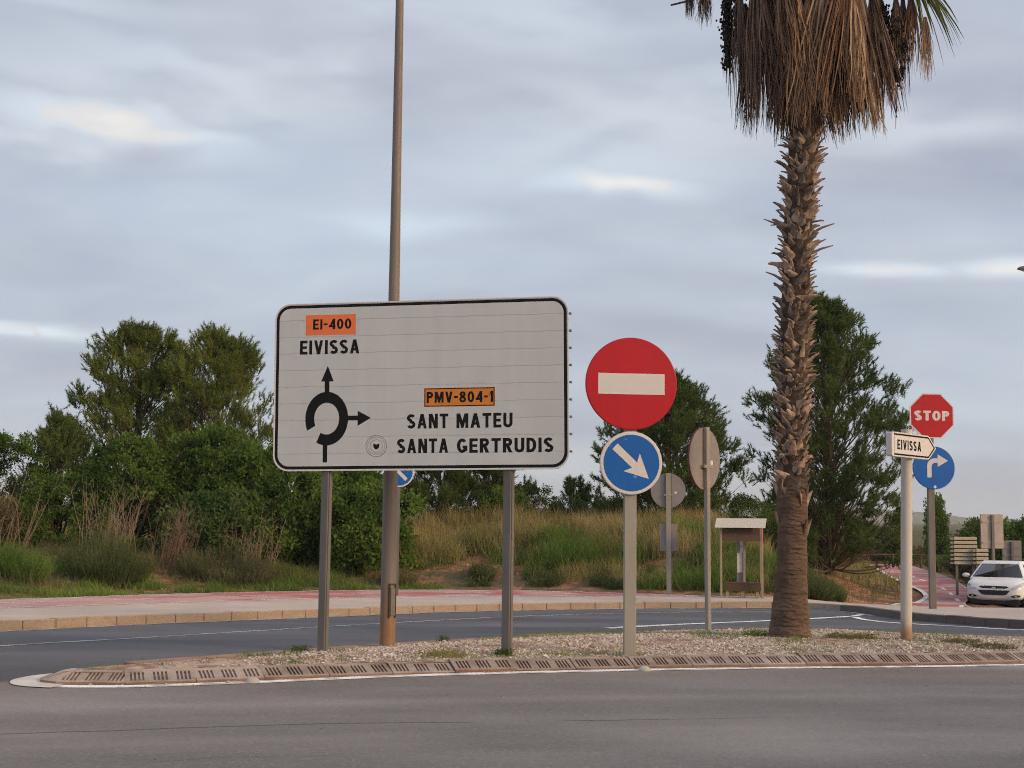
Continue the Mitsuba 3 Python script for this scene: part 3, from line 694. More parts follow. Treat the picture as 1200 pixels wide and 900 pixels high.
# --- sign backs
def back_sign(label, x, y, z0, yaw, R, zc, post_w, extra=None, rim='m_galv', lean=.3):
    t = thing('road_sign', label, 'road sign')
    M = frame(x, y, z0, yaw, lean)
    obj('post', xf(bx(-post_w / 2, post_w / 2, .034, .034 + post_w * .6, -.3, zc + R, .006), M), 'm_galv_pale', t)
    d_ = obj('disc', xf(D(R, zc), M), rim, t, smooth=35)
    obj('back_face', xf(ext(affinity.translate(disc_poly(R - .005), 0, zc), .003, .0315), M), 'm_signback', d_)
    obj('stiffener', xf(cat_([bx(-post_w * .8, post_w * .8, .0318, .0335, zc - R * .93, zc + R * .93, .003)]), M), 'm_galv', d_)
    obj('clamp', xf(bx(-.11, .11, .030, .037 + post_w * .6, zc - R * .25 - .02, zc - R * .25 + .02, .004), M), 'm_galv_pale', t)
    for sx_ in (.3,): obj('sticker', xf(ext(affinity.translate(Point(0, 0).buffer(.035), -sx_ * R * 1.6 * .9, zc - .05), .003, .0345), M), 'm_white', d_)
    if extra: extra(t, M)
    return t


back_sign('grey back of round sign seen nearly edge on, with red rim, behind keep right disc', 2.505, 17.83, -.02, 180 + 53, .41, 2.26, .085, rim='m_rimred')
back_sign('round grey sign back with small plate below it on the far pavement', 4.03, 35.0, -.47, 180 - 6, .445, 2.65, .12,
          lambda t, M: obj('sub_plate', xf(bx(-.22, .22, .0, .03, 1.12, 1.80, .006), M), 'm_signback', t))
t = thing('road_sign', 'blue disc half hidden behind lamp post and the large direction board', 'road sign')
M = frame(-2.72, 33.0, -.52, 4, .2)
obj('post', xf(bx(-.04, .04, .03, .09, -.3, 3.5), M), 'm_galv', t)
d_ = obj('disc', xf(D(.365, 3.05), M), 'm_white', t, smooth=35)
obj('blue_field', xf(ext(affinity.translate(disc_poly(.33), 0, 3.05), .001, -.0003), M), 'm_blue', d_)
obj('arrow', xf(ext(affinity.translate(affinity.rotate(arrow_poly(.52, .085, .27, .22), 135, origin=(0, 0)), 0, 3.05), .001, -.0016), M), 'm_white', d_)


# ------------------------------------------------------------------ street lamps
def street_lamp(label, x, y, z0, height, r0, r1, lean, arm_dir, door=True):
    t = thing('street_lamp', label, 'street lamp', None)
    M = frame(x, y, z0, 0, lean)
    zz = np.array([-.2, .0, .9, 1.85, 1.87, height * .5, height]); rads = np.array([r0, r0, r0 * .985, r0 * .95, r0 * .90, (r0 + r1) / 2 * .93, r1])
    obj('pole', xf(tube(np.column_stack([0 * zz, 0 * zz, zz]), rads, 24), M), 'm_lamp', t, smooth=30)
    if door:
        o = obj('access_door', xf(bx(-.030, .030, -.012, .012, 0, .30, .004), M @ frame(.052, -.062, .33, 40)), 'm_galv', t, label='small hatch hanging open on the pole')
        obj('door_frame', xf(cat_([bx(-.044, -.034, -.014, .010, -.02, .33), bx(.034, .044, -.014, .010, -.02, .33), bx(-.044, .044, -.014, .010, .33, .345)]), M @ frame(.048, -.060, .33, 40)), 'm_wood', o)
        obj('collar', xf(tube([(0, 0, 1.83), (0, 0, 1.865)], r0 * 1.0, 24), M), 'm_lamp', t, smooth=30)
    ax, ay = arm_dir
    arm = smooth_line([(0, 0, height - .02), (ax * .12, ay * .12, height + .25), (ax * .6, ay * .6, height + .42), (ax * 1.5, ay * 1.5, height + .5)], .1)
    obj('arm', xf(tube(arm, r1 * .85, 12), M), 'm_lamp', t, smooth=40)
    a2 = math.degrees(math.atan2(ay, ax))
    Mh = M @ frame(ax * 1.5, ay * 1.5, height + .5, a2)
    prof = trimesh.creation.icosphere(3); v = prof.vertices; v[:, 0] *= .42; v[:, 1] *= .17; v[:, 2] = np.where(v[:, 2] > 0, v[:, 2] * .12, v[:, 2] * .02); v[:, 0] += .36; prof.vertices = v
    h = obj('luminaire', xf(prof, Mh), 'm_galv', t, smooth=40)
    pr = trimesh.creation.icosphere(3); v = pr.vertices; v[:, 0] = v[:, 0] * .27 + .40; v[:, 1] *= .13; v[:, 2] = np.where(v[:, 2] > 0, v[:, 2] * .005, v[:, 2] * .06) - .012; pr.vertices = v
    obj('lens', xf(pr, Mh), 'm_lens', h, smooth=40)


street_lamp('tall brown lamp post rising behind the large direction board', -1.32, 14.92, .06, 9.8, .083, .034, .12, (-.35, -.94))
street_lamp('grey street lamp whose head just enters at the right edge of the sky', 17.02, 40.0, -1.2, 9.55, .09, .045, 0, (-.97, -.2), False)

# ------------------------------------------------------------------ palm
t = thing('palm_tree', 'tall shaggy palm with leaf stumps up its trunk and a skirt of dead fronds', 'palm tree')
PZ = np.array([-.1, .07, .25, .6, 1.04, 1.91, 2.58, 3.62, 4.89, 5.96, 7.26, 7.92, 8.6, 9.2])
PX = np.array([3.335, 3.34, 3.345, 3.36, 3.38, 3.39, 3.40, 3.44, 3.49, 3.57, 3.66, 3.70, 3.74, 3.76])
PR = np.array([.285, .258, .230, .197, .178, .180, .180, .186, .190, .194, .195, .20, .20, .12])
fx, fr = PchipInterpolator(PZ, PX), PchipInterpolator(PZ, PR)
PYB = 16.5


def palm_body(z0, z1, mat_, name, rough, fn):
    zz = np.arange(z0, z1, .018); n = 40; a = np.arange(n) / n * 2 * np.pi
    A, Z = np.meshgrid(a, zz)
    c = np.stack([np.cos(A) * 2.2, np.sin(A) * 2.2, Z * 6], -1)
    R = fr(Z) + rough * (meshkit.fbm(c, 4, 2) - .5) + fn(A, Z)
    V = np.stack([fx(Z) + R * np.cos(A), PYB + R * np.sin(A), Z], -1).reshape(-1, 3)
    k = np.arange(len(zz) - 1)[:, None] * n; j = np.arange(n)[None]
    F = np.stack([k + j, k + (j + 1) % n, k + n + (j + 1) % n, k + n + j], -1).reshape(-1, 4)
    V = np.vstack([V, [[fx(zz[-1]), PYB, zz[-1]]]]); e = (len(zz) - 1) * n
    F = np.vstack([F[:, [0, 1, 2]], F[:, [0, 2, 3]], [[e + q, e + (q + 1) % n, len(V) - 1] for q in range(n)]])
    return obj(name, (V, F), mat_, t, smooth=True)


palm_body(-.1, 2.0, 'm_trunk', 'trunk', .035, lambda A, Z:   .0022 * np.maximum(0, np.sin(Z * 2 * np.pi / .075 + 2 * meshkit.noise(np.stack([np.cos(A), np.sin(A), Z], -1)))) + .03 * ss(.2, .05, Z) * (meshkit.noise(np.stack([np.cos(A) * 5, np.sin(A) * 5, Z * 8], -1), 4) - .3))
palm_body(1.9, 9.1, 'm_trunk_core', 'boot_core', .03, lambda A, Z: -.02 + 0 * A)


def boot(seed):
    """an old leaf stump: broad clasping base, keeled, narrowing upwards to a ragged cut end that stands away from the trunk. local z up, -y outwards"""
    r = np.random.default_rng(seed)
    nz, nxx = 7, 7
    T_ = np.linspace(0, 1, nz)
    Lb = r.uniform(.17, .25); Wb = r.uniform(.105, .135)
    top, V = [], []
    for side in (1, 0):
        for i, q in enumerate(T_):
            w = Wb * (1 - .78 * q ** .9)
            for j in range(nxx):
                u = -1 + 2 * j / (nxx - 1)
                zz = Lb * q * (1 - .12 * u * u) + (r.normal(0, .008) if i == nz - 1 else 0) - .05 * u * u * (1 - q)
                out = .012 + .055 * q + .05 * q * q - .045 * u * u * (1 - .4 * q) + (.012 * (1 - abs(u)) if side else -.012)
                V.append([u * w + r.normal(0, .002), -out, zz])
    V = np.array(V); F = []
    n2 = nz * nxx
    for i in range(nz - 1):
        for j in range(nxx - 1):
            a = i * nxx + j; F += [[a, a + 1, a + nxx + 1], [a, a + nxx + 1, a + nxx]]
            b = n2 + a; F += [[b, b + nxx + 1, b + 1], [b, b + nxx, b + nxx + 1]]
    for i in range(nz - 1):
        for j in (0, nxx - 1):
            a, b = i * nxx + j, (i + 1) * nxx + j
            q = [[a, b, b + n2], [a, b + n2, a + n2]]; F += q if j == 0 else [f_[::-1] for f_ in q]
    for j in range(nxx - 1):
        a = (nz - 1) * nxx + j; F += [[a, a + 1, a + 1 + n2], [a, a + 1 + n2, a + n2]]
    return V, np.array(F)


BOOTS = [mikit.ply(boot(40 + i), f'm_boot_{i % 3}', 40) for i in range(9)]
rr = np.random.default_rng(3)
nb = 292
for i in range(nb):
    q = i / (nb - 1); z = 1.80 + 4.35 * q
    a = i * math.radians(137.508 if True else 0) + rr.normal(0, .10)
    if math.sin(a) > .75: pass
    tilt = rr.uniform(-2, 24) + (rr.random() < .16) * rr.uniform(8, 32)
    if q < .22: tilt = rr.uniform(-4, 14)
    twist = rr.normal(0, 22)
    sc_ = rr.uniform(.60, .88)
    R_ = trimesh.transformations
    M = R_.translation_matrix([float(fx(z)) , PYB, z + rr.normal(0, .02)]) @ R_.rotation_matrix(a + math.pi / 2, [0, 0, 1]) @ R_.translation_matrix([0, -float(fr(z)) + .045, 0]) @ R_.rotation_matrix(math.radians(tilt), [1, 0, 0]) @ R_.rotation_matrix(math.radians(twist), [0, 1, 0]) @ np.diag([sc_, sc_, sc_, 1])
    put('leaf_base', BOOTS[rr.integers(9)], M, t)
small = []
for i in range(430):                                                      # smaller torn stumps between the large ones, too many to tell apart
    z = rr.uniform(1.95, 6.15); a = rr.uniform(0, 2 * np.pi)
    R_ = trimesh.transformations
    sc_ = rr.uniform(.34, .58)
    M = R_.translation_matrix([float(fx(z)), PYB, z]) @ R_.rotation_matrix(a + math.pi / 2, [0, 0, 1]) @ R_.translation_matrix([0, -float(fr(z)) + .035, 0]) @ R_.rotation_matrix(math.radians(rr.uniform(2, 48)), [1, 0, 0]) @ R_.rotation_matrix(rr.normal(0, .5), [0, 1, 0]) @ np.diag([sc_ * .7, sc_, sc_ * 1.15, 1])
    v_, f_ = boot(300 + i % 12); small.append(trimesh.Trimesh(v_ @ M[:3, :3].T + M[:3, 3], f_, process=False))
for j in range(3): obj('small_stumps', cat_(small[j::3]), f'm_boot_{j}', t, kind='stuff')
for i in range(16):                                                       # broken leaf stalks left standing out
    a, z = rr.uniform(0, 2 * np.pi), rr.uniform(3.0, 5.9)
    if i < 9: a = (math.pi + rr.normal(0, .35)) if i % 2 else rr.normal(0, .35); z = (4.95, 5.0, 4.7, 3.35, 3.05, 5.1, 4.75, 2.85, 4.0)[i]
    o_ = np.array([math.cos(a), math.sin(a), 0]); p0 = np.array([fx(z), PYB, z]) + o_ * fr(z) * .8
    L = rr.uniform(.16, .29); up_ = rr.uniform(-.25, .9)
    obj('broken_stalk', tube([p0, p0 + (o_ + [0, 0, up_]) * L * .5, p0 + (o_ + [0, 0, up_ * .8]) * L], [.020, .014, .006], 6), 'm_boot_2', t, smooth=40)
# rough collar of peeling sheath where the smooth trunk begins
for a, z, L in ((3.4, 1.84, .34), (-.2, 1.78, .30), (4.4, 1.80, .26), (5.5, 1.72, .3), (2.2, 1.8, .3), (1.0, 1.76, .3), (-.45, 1.35, .5), (3.0, 1.45, .42)):
    Mx = trimesh.transformations.translation_matrix([float(fx(z)), PYB, z]) @ trimesh.transformations.rotation_matrix(a + math.pi / 2, [0, 0, 1]) @ trimesh.transformations.translation_matrix([0, -.165, .03]) @ trimesh.transformations.rotation_matrix(math.radians(168 if L < .4 else 180), [1, 0, 0]) @ np.diag([1.1, 1, L / .28, 1])
    put('peeling_sheath', BOOTS[int(a * 10) % 9], Mx, t)


def strips(paths, w0, w1, rng):
    """thin flat ribbons along the paths (k, n, 3), each turned at random about its length"""
    paths = np.asarray(paths); k, n, _ = paths.shape
    tdir = np.gradient(paths, axis=1); tdir /= np.linalg.norm(tdir, axis=2, keepdims=True) + 1e-9
    rnd = rng.normal(size=(k, 1, 3)); side = np.cross(tdir, rnd); side /= np.linalg.norm(side, axis=2, keepdims=True) + 1e-9
    w = np.linspace(1, 0, n)[None, :, None] ** .6 * (np.full((k, 1, 1), w0) - w1) + w1
    V = np.stack([paths - side * w / 2, paths + side * w / 2], 2).reshape(-1, 3)
    base = (np.arange(k)[:, None] * n + np.arange(n - 1)[None]).ravel() * 2
    return V, np.concatenate([np.stack([base, base + 1, base + 3], 1), np.stack([base, base + 3, base + 2], 1)])


def dead_frond(seed, L=1.9, spread=.16, ns=64):
    """folded fan hanging straight down from the bend of its stalk; local: -y outwards, hangs along -z from the origin"""
    r = np.random.default_rng(seed); n = 8; q = np.linspace(0, 1, n)
    ph = r.uniform(-1, 1, ns); dp = r.uniform(-1, 1, ns); Ls = L * r.uniform(.55, 1.0, ns)
    xx = spread * ph[:, None] * np.sin(np.pi * np.minimum(q[None] * .62 + .06, .75)) * (1 + .25 * r.normal(size=(ns, 1)))
    yy = spread * .45 * dp[:, None] * np.sin(np.pi * np.minimum(q[None] * .7 + .05, .8))
    wav = .026 * np.cumsum(r.normal(size=(ns, n)), 1) * q[None]
    P_ = np.stack([xx + wav, yy + .6 * np.roll(wav, 3, 0), -Ls[:, None] * q[None]], -1)
    return strips(P_, .030, .005, r)


FRONDS = [[mikit.ply(dead_frond(60 + i + 10 * m_, ns=70), f'm_frond_{m_}') for i in range(3)] for m_ in range(4)]
rr = np.random.default_rng(12)
for i in range(60):
    a = i * 2.39996 + rr.normal(0, .2)
    tier = i / 59
    rad = (.32 + .42 * rr.random() ** .7) if i > 12 else rr.uniform(.2, .32)
    ztop = 7.5 + .9 * tier + rr.normal(0, .12)
    Lf = (ztop - (6.02 + .25 * abs(math.cos(a)) * (rad > .5) * rr.random() + abs(rr.normal(0, .20)) + .30 * (rr.random() < .2))) / 1.9
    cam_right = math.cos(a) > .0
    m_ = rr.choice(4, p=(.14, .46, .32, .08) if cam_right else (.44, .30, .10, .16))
    x, y = float(fx(min(ztop, 9))) + rad * math.cos(a), PYB + rad * math.sin(a)
    R_ = trimesh.transformations
    M = R_.translation_matrix([x, y, ztop]) @ R_.rotation_matrix(a + math.pi / 2, [0, 0, 1]) @ R_.rotation_matrix(rr.normal(.02, .10), [1, 0, 0]) @ R_.rotation_matrix(rr.normal(0, .10), [0, 1, 0]) @ np.diag([rr.uniform(.75, 1.05), 1.0, Lf * rr.uniform(.94, 1.04), 1])
    k = put('dead_frond', FRONDS[m_][rr.integers(3)], M, t)
    p0 = np.array([fx(min(ztop, 9)) + .12 * math.cos(a), PYB + .12 * math.sin(a), ztop - .25]); p1 = np.array([x, y, ztop])
    obj('stalk', tube([p0, (p0 + p1) / 2 + [0, 0, .18], p1 + [0, 0, .03], p1 - [0, 0, .10]], [.018, .014, .012, .008], 5), 'm_boot_1', k, smooth=40)
# outer ragged fronds and fruit stalks on either side
for (x, y, z, L, m_, w) in ((2.66, 16.5, 8.1, 1.35, 3, .35), (2.95, 16.2, 8.1, 2.0, 0, .7), (4.40, 16.2, 8.0, 1.9, 1, .75), (4.55, 16.5, 8.1, 1.75, 3, .4), (4.84, 16.5, 8.0, 1.35, 3, .35), (2.76, 16.3, 8.0, 1.5, 0, .5), (2.88, 16.6, 7.9, 1.75, 3, .6), (4.72, 16.4, 7.9, 1.15, 1, .6), (4.95, 16.5, 7.95, 1.0, 1, .6), (5.02, 16.2, 7.6, .85, 2, .45), (4.62, 16.7, 8.0, 1.3, 3, .7), (2.35, 16.4, 8.1, .62, 3, .5), (2.16, 16.4, 8.05, .45, 3, .4)):
    put('dead_frond', FRONDS[m_][int(z * 100) % 3], frame(x, y, z, 20) @ np.diag([w, w, L / 1.9, 1]), t)


def fruit_bunch(x, y, z, L, wd, seed):
    r = np.random.default_rng(seed); ms = []
    k = new_key('fruit_bunch', t)
    main = smooth_line([(x - .03, y, z), (x, y, z - L * .4), (x + .02, y, z - L * .75), (x + .0, y, z - L * 1.35)], .1)
    ico = trimesh.creation.icosphere(1)
    ms = [tube(main, np.linspace(.012, .003, len(main)), 5)]
    P_ = []
    for c in range(7):
        cz_ = z - L * (c + .5) / 7 * r.uniform(.9, 1.05); cxx = x + wd * r.normal(0, .35); cy_ = y + wd * r.normal(0, .35)
        for b_ in range(90): P_.append(np.array([cxx, cy_, cz_]) + r.normal(0, 1, 3) * [wd * .38, wd * .38, L / 7 * .42])
    for p in P_:
        m = ico.copy(); m.vertices = m.vertices * [.014, .014, .018] * r.uniform(.6, 1.15) + p; ms.append(m)
    scene[k] = mikit.ply(cat_(ms), 'm_fruit', True)
    tails = []
    for q in range(3):
        e = np.array([x + r.normal(0, .05), y, z - L * .7])
        pth = np.linspace(0, 1, 8)[:, None] * [r.normal(.02, .03), 0, -L * r.uniform(.6, .95)] + e + np.cumsum(r.normal(0, .005, (8, 3)), 0); tails.append(pth)
    obj('dry_strand', strips(tails, .022, .006, r), 'm_frond_2', t)


fruit_bunch(2.64, 16.45, 8.0, 1.0, .085, 1); fruit_bunch(2.78, 16.6, 8.1, .8, .08, 2); fruit_bunch(4.70, 16.4, 7.75, 1.0, .11, 3); fruit_bunch(4.58, 16.6, 7.9, .7, .10, 4)
obj('broken_stalk', tube([(2.45, 16.4, 8.0), (2.2, 16.4, 7.87), (1.93, 16.4, 7.80)], [.02, .014, .012], 6), 'm_trunk_core', t, smooth=40)


def green_frond(a, elev, L, seed, droop=.5, LL=.95, zb=8.95):
    r = np.random.default_rng(seed); o_ = np.array([math.cos(a), math.sin(a), 0])
    b0 = np.array([fx(8.6), PYB, zb])
    pts = [b0 + o_ * L * q + np.array([0, 0, math.tan(elev) * L * q - droop * q * q]) for q in np.linspace(0, 1, 6)]
    k = obj('green_frond', tube(pts, np.linspace(.022, .011, 6), 6), 'm_palmgreen', t, smooth=40)
    c = pts[-1]; dirv = pts[-1] - pts[-2]; dirv /= np.linalg.norm(dirv); side = np.cross(dirv, [0, 0, 1]); side /= np.linalg.norm(side); nrm = np.cross(side, dirv)
    ns, n = 46, 7; q = np.linspace(0, 1, n); P_ = []
    for u in np.linspace(-1.9, 1.9, ns):
        dv = dirv * math.cos(u) + side * math.sin(u) + nrm * .15 * r.normal()
        Ls = LL * (1 - .12 * abs(u)) * r.uniform(.9, 1.05)
        P_.append(c + dv * Ls * q[:, None] + np.array([0, 0, -1]) * (Ls * .75 * q[:, None] ** 2.4) * r.uniform(.6, 1.3))
    obj('leaflets', strips(P_, .042, .004, r), 'm_palmgreen', k)


for i, (a, e, L, dr_) in enumerate([(.35, .75, 1.1, .2), (1.3, .6, 1.2, .2), (2.2, .65, 1.2, .2), (3.05, .7, 1.1, .2), (3.9, .6, 1.2, .2), (4.8, .7, 1.15, .2), (5.5, .65, 1.2, .2), (.9, 1.0, 1.0, .1), (2.6, 1.05, 1.0, .1), (4.3, 1.05, 1.0, .1), (5.9, 1.0, 1.0, .1)]):
    green_frond(a, e, L, 200 + i, dr_)
green_frond(-.12, -.25, 1.2, 220, .45, .66, 8.85)

# ------------------------------------------------------------------ shelter
t = thing('bus_shelter', 'small open shelter with pale roof and wooden bench beside the palm trunk', 'shelter')
Msh = frame(5.60, 33.35, -.46, -8)
W2 = .49
for x in (-W2, W2):
    for y in (-.1, .75): obj('post', xf(bx(x - .023, x + .023, y - .023, y + .023, -.1, 1.80 + (.12 if x > 0 and y < 0 else 0), .005), Msh), 'm_wood_pale', t)
roof = cat_([bx(-.60, .60, -.20, -.175, 1.72, 1.95, .004), bx(-.60, .60, -.172, .95, 1.925, 1.95, .004)])
v = roof.vertices; v[:, 0] += np.where(v[:, 2] < 1.80, -.04, 0); v[:, 1] += np.where(v[:, 2] < 1.80, -.10, 0); roof.vertices = v
obj('roof', xf(roof, Msh), 'm_roofwhite', t)
for bb in (bx(-W2 + .04, W2 - .04, -.12, -.08, 1.40, 1.56), bx(-W2 + .04, W2 - .04, .72, .76, 1.40, 1.90)): obj('beam', xf(bb, Msh), 'm_brownpanel', t)
obj('beam', xf(cat_([bx(-W2 + .04, W2 - .22, -.12, -.09, 1.562, 1.72)]), Msh), 'm_wood', t)
obj('side_panel', xf(cat_([bx(W2 + .035, W2 + .05, -.02, .60, 1.35, 1.70)]), Msh), 'm_red', t)
o = obj('information_panel', xf(bx(-.10, .12, .66, .70, .22, 1.42, .004), Msh), 'm_signback', t)
obj('poster', xf(cat_([bx(-.09, .04, .645, .655, .62, 1.10), bx(-.02, .10, .645, .655, 1.10, 1.40)]), Msh), 'm_poster', o)
obj('panel_stand', xf(bx(.06, .10, .60, .64, 0, 1.40), Msh), 'm_wood_pale', o)
bn = obj('bench', xf(cat_([bx(-.40, .46, .10, .20, .36, .40, .004), bx(-.40, .46, .215, .315, .36, .40, .004), bx(-.40, .46, .33, .43, .36, .40, .004)]), Msh), 'm_wood', t)
obj('bench_front', xf(bx(-.40, .46, .07, .095, .20, .36), Msh), 'm_wood', bn)
for x in (-.34, .02, .38): obj('bench_leg', xf(bx(x - .035, x + .035, .11, .42, -.05, .355), Msh), 'm_wood_pale', bn)

# ------------------------------------------------------------------ car
def loft(st):
    V, n = [], 36
    a = np.arange(n) / n * 2 * np.pi + np.pi / n
    for (y, w, z0, z1, e) in st:
        c, s_ = np.cos(a), np.sin(a)
        V.append(np.stack([w * np.sign(c) * np.abs(c) ** (2 / e), 0 * a + y, (z0 + z1) / 2 + (z1 - z0) / 2 * np.sign(s_) * np.abs(s_) ** (2 / e)], 1))
    V = np.vstack(V); F = []
    for i in range(len(st) - 1):
        for j in range(n):
            p, q = i * n + j, i * n + (j + 1) % n; F += [[p, q + n, q], [p, p + n, q + n]]
    c0 = len(V); V = np.vstack([V, [[0, st[0][0], (st[0][2] + st[0][3]) / 2], [0, st[-1][0], (st[-1][2] + st[-1][3]) / 2]]]); e0 = (len(st) - 1) * n
    for j in range(n): F += [[c0, j, (j + 1) % n], [c0 + 1, e0 + (j + 1) % n, e0 + j]]
    m = trimesh.Trimesh(V, F, process=False)
    if m.volume < 0: m.invert()
    return m


t = thing('parked_car', 'white compact suv facing us at the right edge, beyond the pavement', 'car')
body = loft([(0, .50, .42, .66, 3), (.03, .66, .32, .80, 3.5), (.12, .79, .24, .90, 4), (.32, .87, .21, .965, 4.5), (.75, .905, .21, 1.03, 5), (1.2, .91, .22, 1.10, 5), (2.2, .915, .22, 1.12, 5), (3.5, .91, .24, 1.13, 5), (4.1, .87, .30, 1.12, 4.5), (4.35, .80, .40, 1.05, 4)])
def hull(pts, r): return manifold3d.Manifold.batch_hull([manifold3d.Manifold.sphere(r, 20).translate(tuple(map(float, p))) for p in pts])
cab = hull([(sx_ * .80, .98, 1.02) for sx_ in (-1, 1)] + [(sx_ * .82, 4.1, 1.04) for sx_ in (-1, 1)] + [(sx_ * .57, 1.95, 1.56) for sx_ in (-1, 1)] + [(sx_ * .60, 2.6, 1.60) for sx_ in (-1, 1)] + [(sx_ * .56, 3.75, 1.55) for sx_ in (-1, 1)], .06)
BM = to_manifold(body)
for y in (.82, 3.46):
    cyl = manifold3d.Manifold.cylinder(3, .375, .375, 40, True).rotate((0, 90, 0)).translate((0, y, .33)); BM = BM - cyl
shell = BM + cab
CS = .90
Mc = frame(14.80, 42.2, -1.14, -27) @ np.diag([CS * 1.06, CS, CS * .91, 1])
def car(name, m, mt, parent=t, sm=40, label=None):
    m = from_manifold(m) if not isinstance(m, trimesh.Trimesh) else m
    return obj(name, xf(m, Mc), mt, parent, smooth=sm, label=label)
bk = car('body', shell, 'm_carwhite')
def prism(poly, y0=-1., y1=.7): return to_manifold(ext(poly, y1 - y0, y1))
def patch(poly, d, y1=.7): return prism(poly, -1., y1) ^ BM.translate((0, -d, 0))
grille = Polygon([(-.46, .745), (-.38, .79), (.38, .79), (.46, .745), (.34, .70), (-.34, .70)])
g_ = car('grille', patch(grille, .012), 'm_carblack')
lower = Polygon([(-.50, .635), (.50, .635), (.38, .475), (.26, .455), (-.26, .455), (-.38, .475)])
car('lower_grille', patch(lower, .012), 'm_carblack')
car('emblem', to_manifold(ext(affinity.scale(Point(0, .735).buffer(.035), 1.6, .8), .01, -.012)), 'm_chrome')
for sx_ in (-1, 1):
    hl = Polygon([(.50 * sx_, .70), (.56 * sx_, .64), (.74 * sx_, .70), (.86 * sx_, .80), (.88 * sx_, .92), (.80 * sx_, .90), (.64 * sx_, .80)]).buffer(0)
    hk = car('headlight', patch(hl, .014), 'm_lens')
    car('reflector', patch(affinity.scale(hl, .5, .4), .020), 'm_chrome', hk)
    fl = Polygon([(.50 * sx_, .42), (.60 * sx_, .37), (.78 * sx_, .39), (.80 * sx_, .45), (.66 * sx_, .48)]).buffer(0)
    fk = car('fog_light', patch(fl, .012), 'm_carblack')
    car('fog_lens', patch(affinity.translate(Point(0, 0).buffer(.035), .66 * sx_, .425), .02), 'm_lens', fk)
    mr = trimesh.creation.icosphere(3); v = mr.vertices; v = v * [.13, .08, .085] + [1.03 * sx_, 1.32, 1.12]; mr.vertices = v
    car('mirror', mr, 'm_carwhite')
    car('mirror_arm', bx(min(.86 * sx_, .98 * sx_), max(.86 * sx_, .98 * sx_), 1.29, 1.35, 1.05, 1.09), 'm_carblack')
    for y in (.82, 3.46):
        w = trimesh.creation.cylinder(radius=.335, height=.22, sections=40); w.apply_transform(trimesh.transformations.rotation_matrix(math.pi / 2, [0, 1, 0])); w.apply_translation([.78 * sx_, y, .335])
        wk = car('wheel', w, 'm_tyre', sm=40)
        w = trimesh.creation.cylinder(radius=.22, height=.012, sections=32); w.apply_transform(trimesh.transformations.rotation_matrix(math.pi / 2, [0, 1, 0])); w.apply_translation([.896 * sx_, y, .335])
        car('rim', w, 'm_steel', wk)
car('under_tray', bx(-.74, .74, .10, 4.1, .12, .30), 'm_carblack', sm=False)
car('number_plate', to_manifold(ext(rrect(-.26, .26, .345, .445, .01), .02, .02)), 'm_white')
glassM = cab.translate((0, -.006, .004))
ws = Polygon([(-.80, 1.075), (.80, 1.075), (.575, 1.565), (-.575, 1.565)]).buffer(-.02).buffer(.015)
car('windscreen', prism(ws, 0.6, 2.3) ^ glassM, 'm_carglass')
for sx_ in (-1, 1):
    sw = manifold3d.CrossSection([np.array([(1.45, 1.12), (4.0, 1.14), (3.65, 1.50), (2.1, 1.54)])]).extrude(3)
    sw = manifold3d.Manifold(sw.to_mesh()).transform(np.array([[0, 0, 1, -1.5], [1, 0, 0, 0], [0, 1, 0, 0.]]))
    half = manifold3d.Manifold.cube((2, 6, 3), False).translate((.3, 0, 0)) if sx_ > 0 else manifold3d.Manifold.cube((2, 6, 3), False).translate((-2.3, 0, 0))
    car('side_window', (sw ^ cab.translate((.006 * sx_, 0, 0))) ^ half, 'm_carglass')

# ------------------------------------------------------------------ far right: sign backs, fence
def sign_back(label, x, y, zb, zt, w, yaw, mt, slats=0, post_z=-1.3, z_off=0):
    t = thing('road_sign', label, 'road sign')
    M = frame(x, y, 0, yaw)
    if slats:
        h = (zt - zb) / slats
        for k in range(slats): obj('panel_slat', xf(bx(-w / 2, w / 2, -.02, .03, zb + h * k, zb + h * (k + 1) - .035, .008), M), mt, t)
        obj('face_plate', xf(bx(-w / 2 + .005, w / 2 - .005, .032, .04, zb, zt - .03), M), 'm_brownpanel', t)
        for sx_ in (-1, 1): obj('post', xf(bx(sx_ * w * .36 - .04, sx_ * w * .36 + .04, .045, .10, post_z, zt), M), 'm_galv', t)
        for k in range(slats): obj('clamp', xf(bx(-w / 2 - .12, -w / 2 - .02, -.01, .03, zb + h * k + .01, zb + h * k + h * .55), M), 'm_galv_pale', t)
    else:
        obj('panel', xf(bx(-w / 2, w / 2, .0, .05, zb, zt, .01), M), mt, t)
        obj('post', xf(bx(-.05, .05, -.085, -.003, post_z, zt - .03, .01), M), 'm_galv', t)
        for z in (zb + .2, zt - .25): obj('stiffener', xf(bx(-w / 2 + .04, w / 2 - .04, -.03, -.004, z - .03, z + .03), M), mt, t)
    return t


sign_back('back of a low slatted cream sign left of the tall tan panel, above the car', 15.62, 47.2, -.0, .97, .80, 0, 'm_slat', 7)
sign_back('tall tan sign back standing highest above the white car', 16.13, 46.0, .57, 1.72, .78, 4, 'm_backwarm')
sign_back('narrow slatted cream sign under the tall tan panel', 16.12, 47.0, .02, .57, .42, 2, 'm_slat', 4)
sign_back('grey sign back furthest right behind the white car', 17.87, 49.0, .08, .80, .68, -2, 'm_signback')


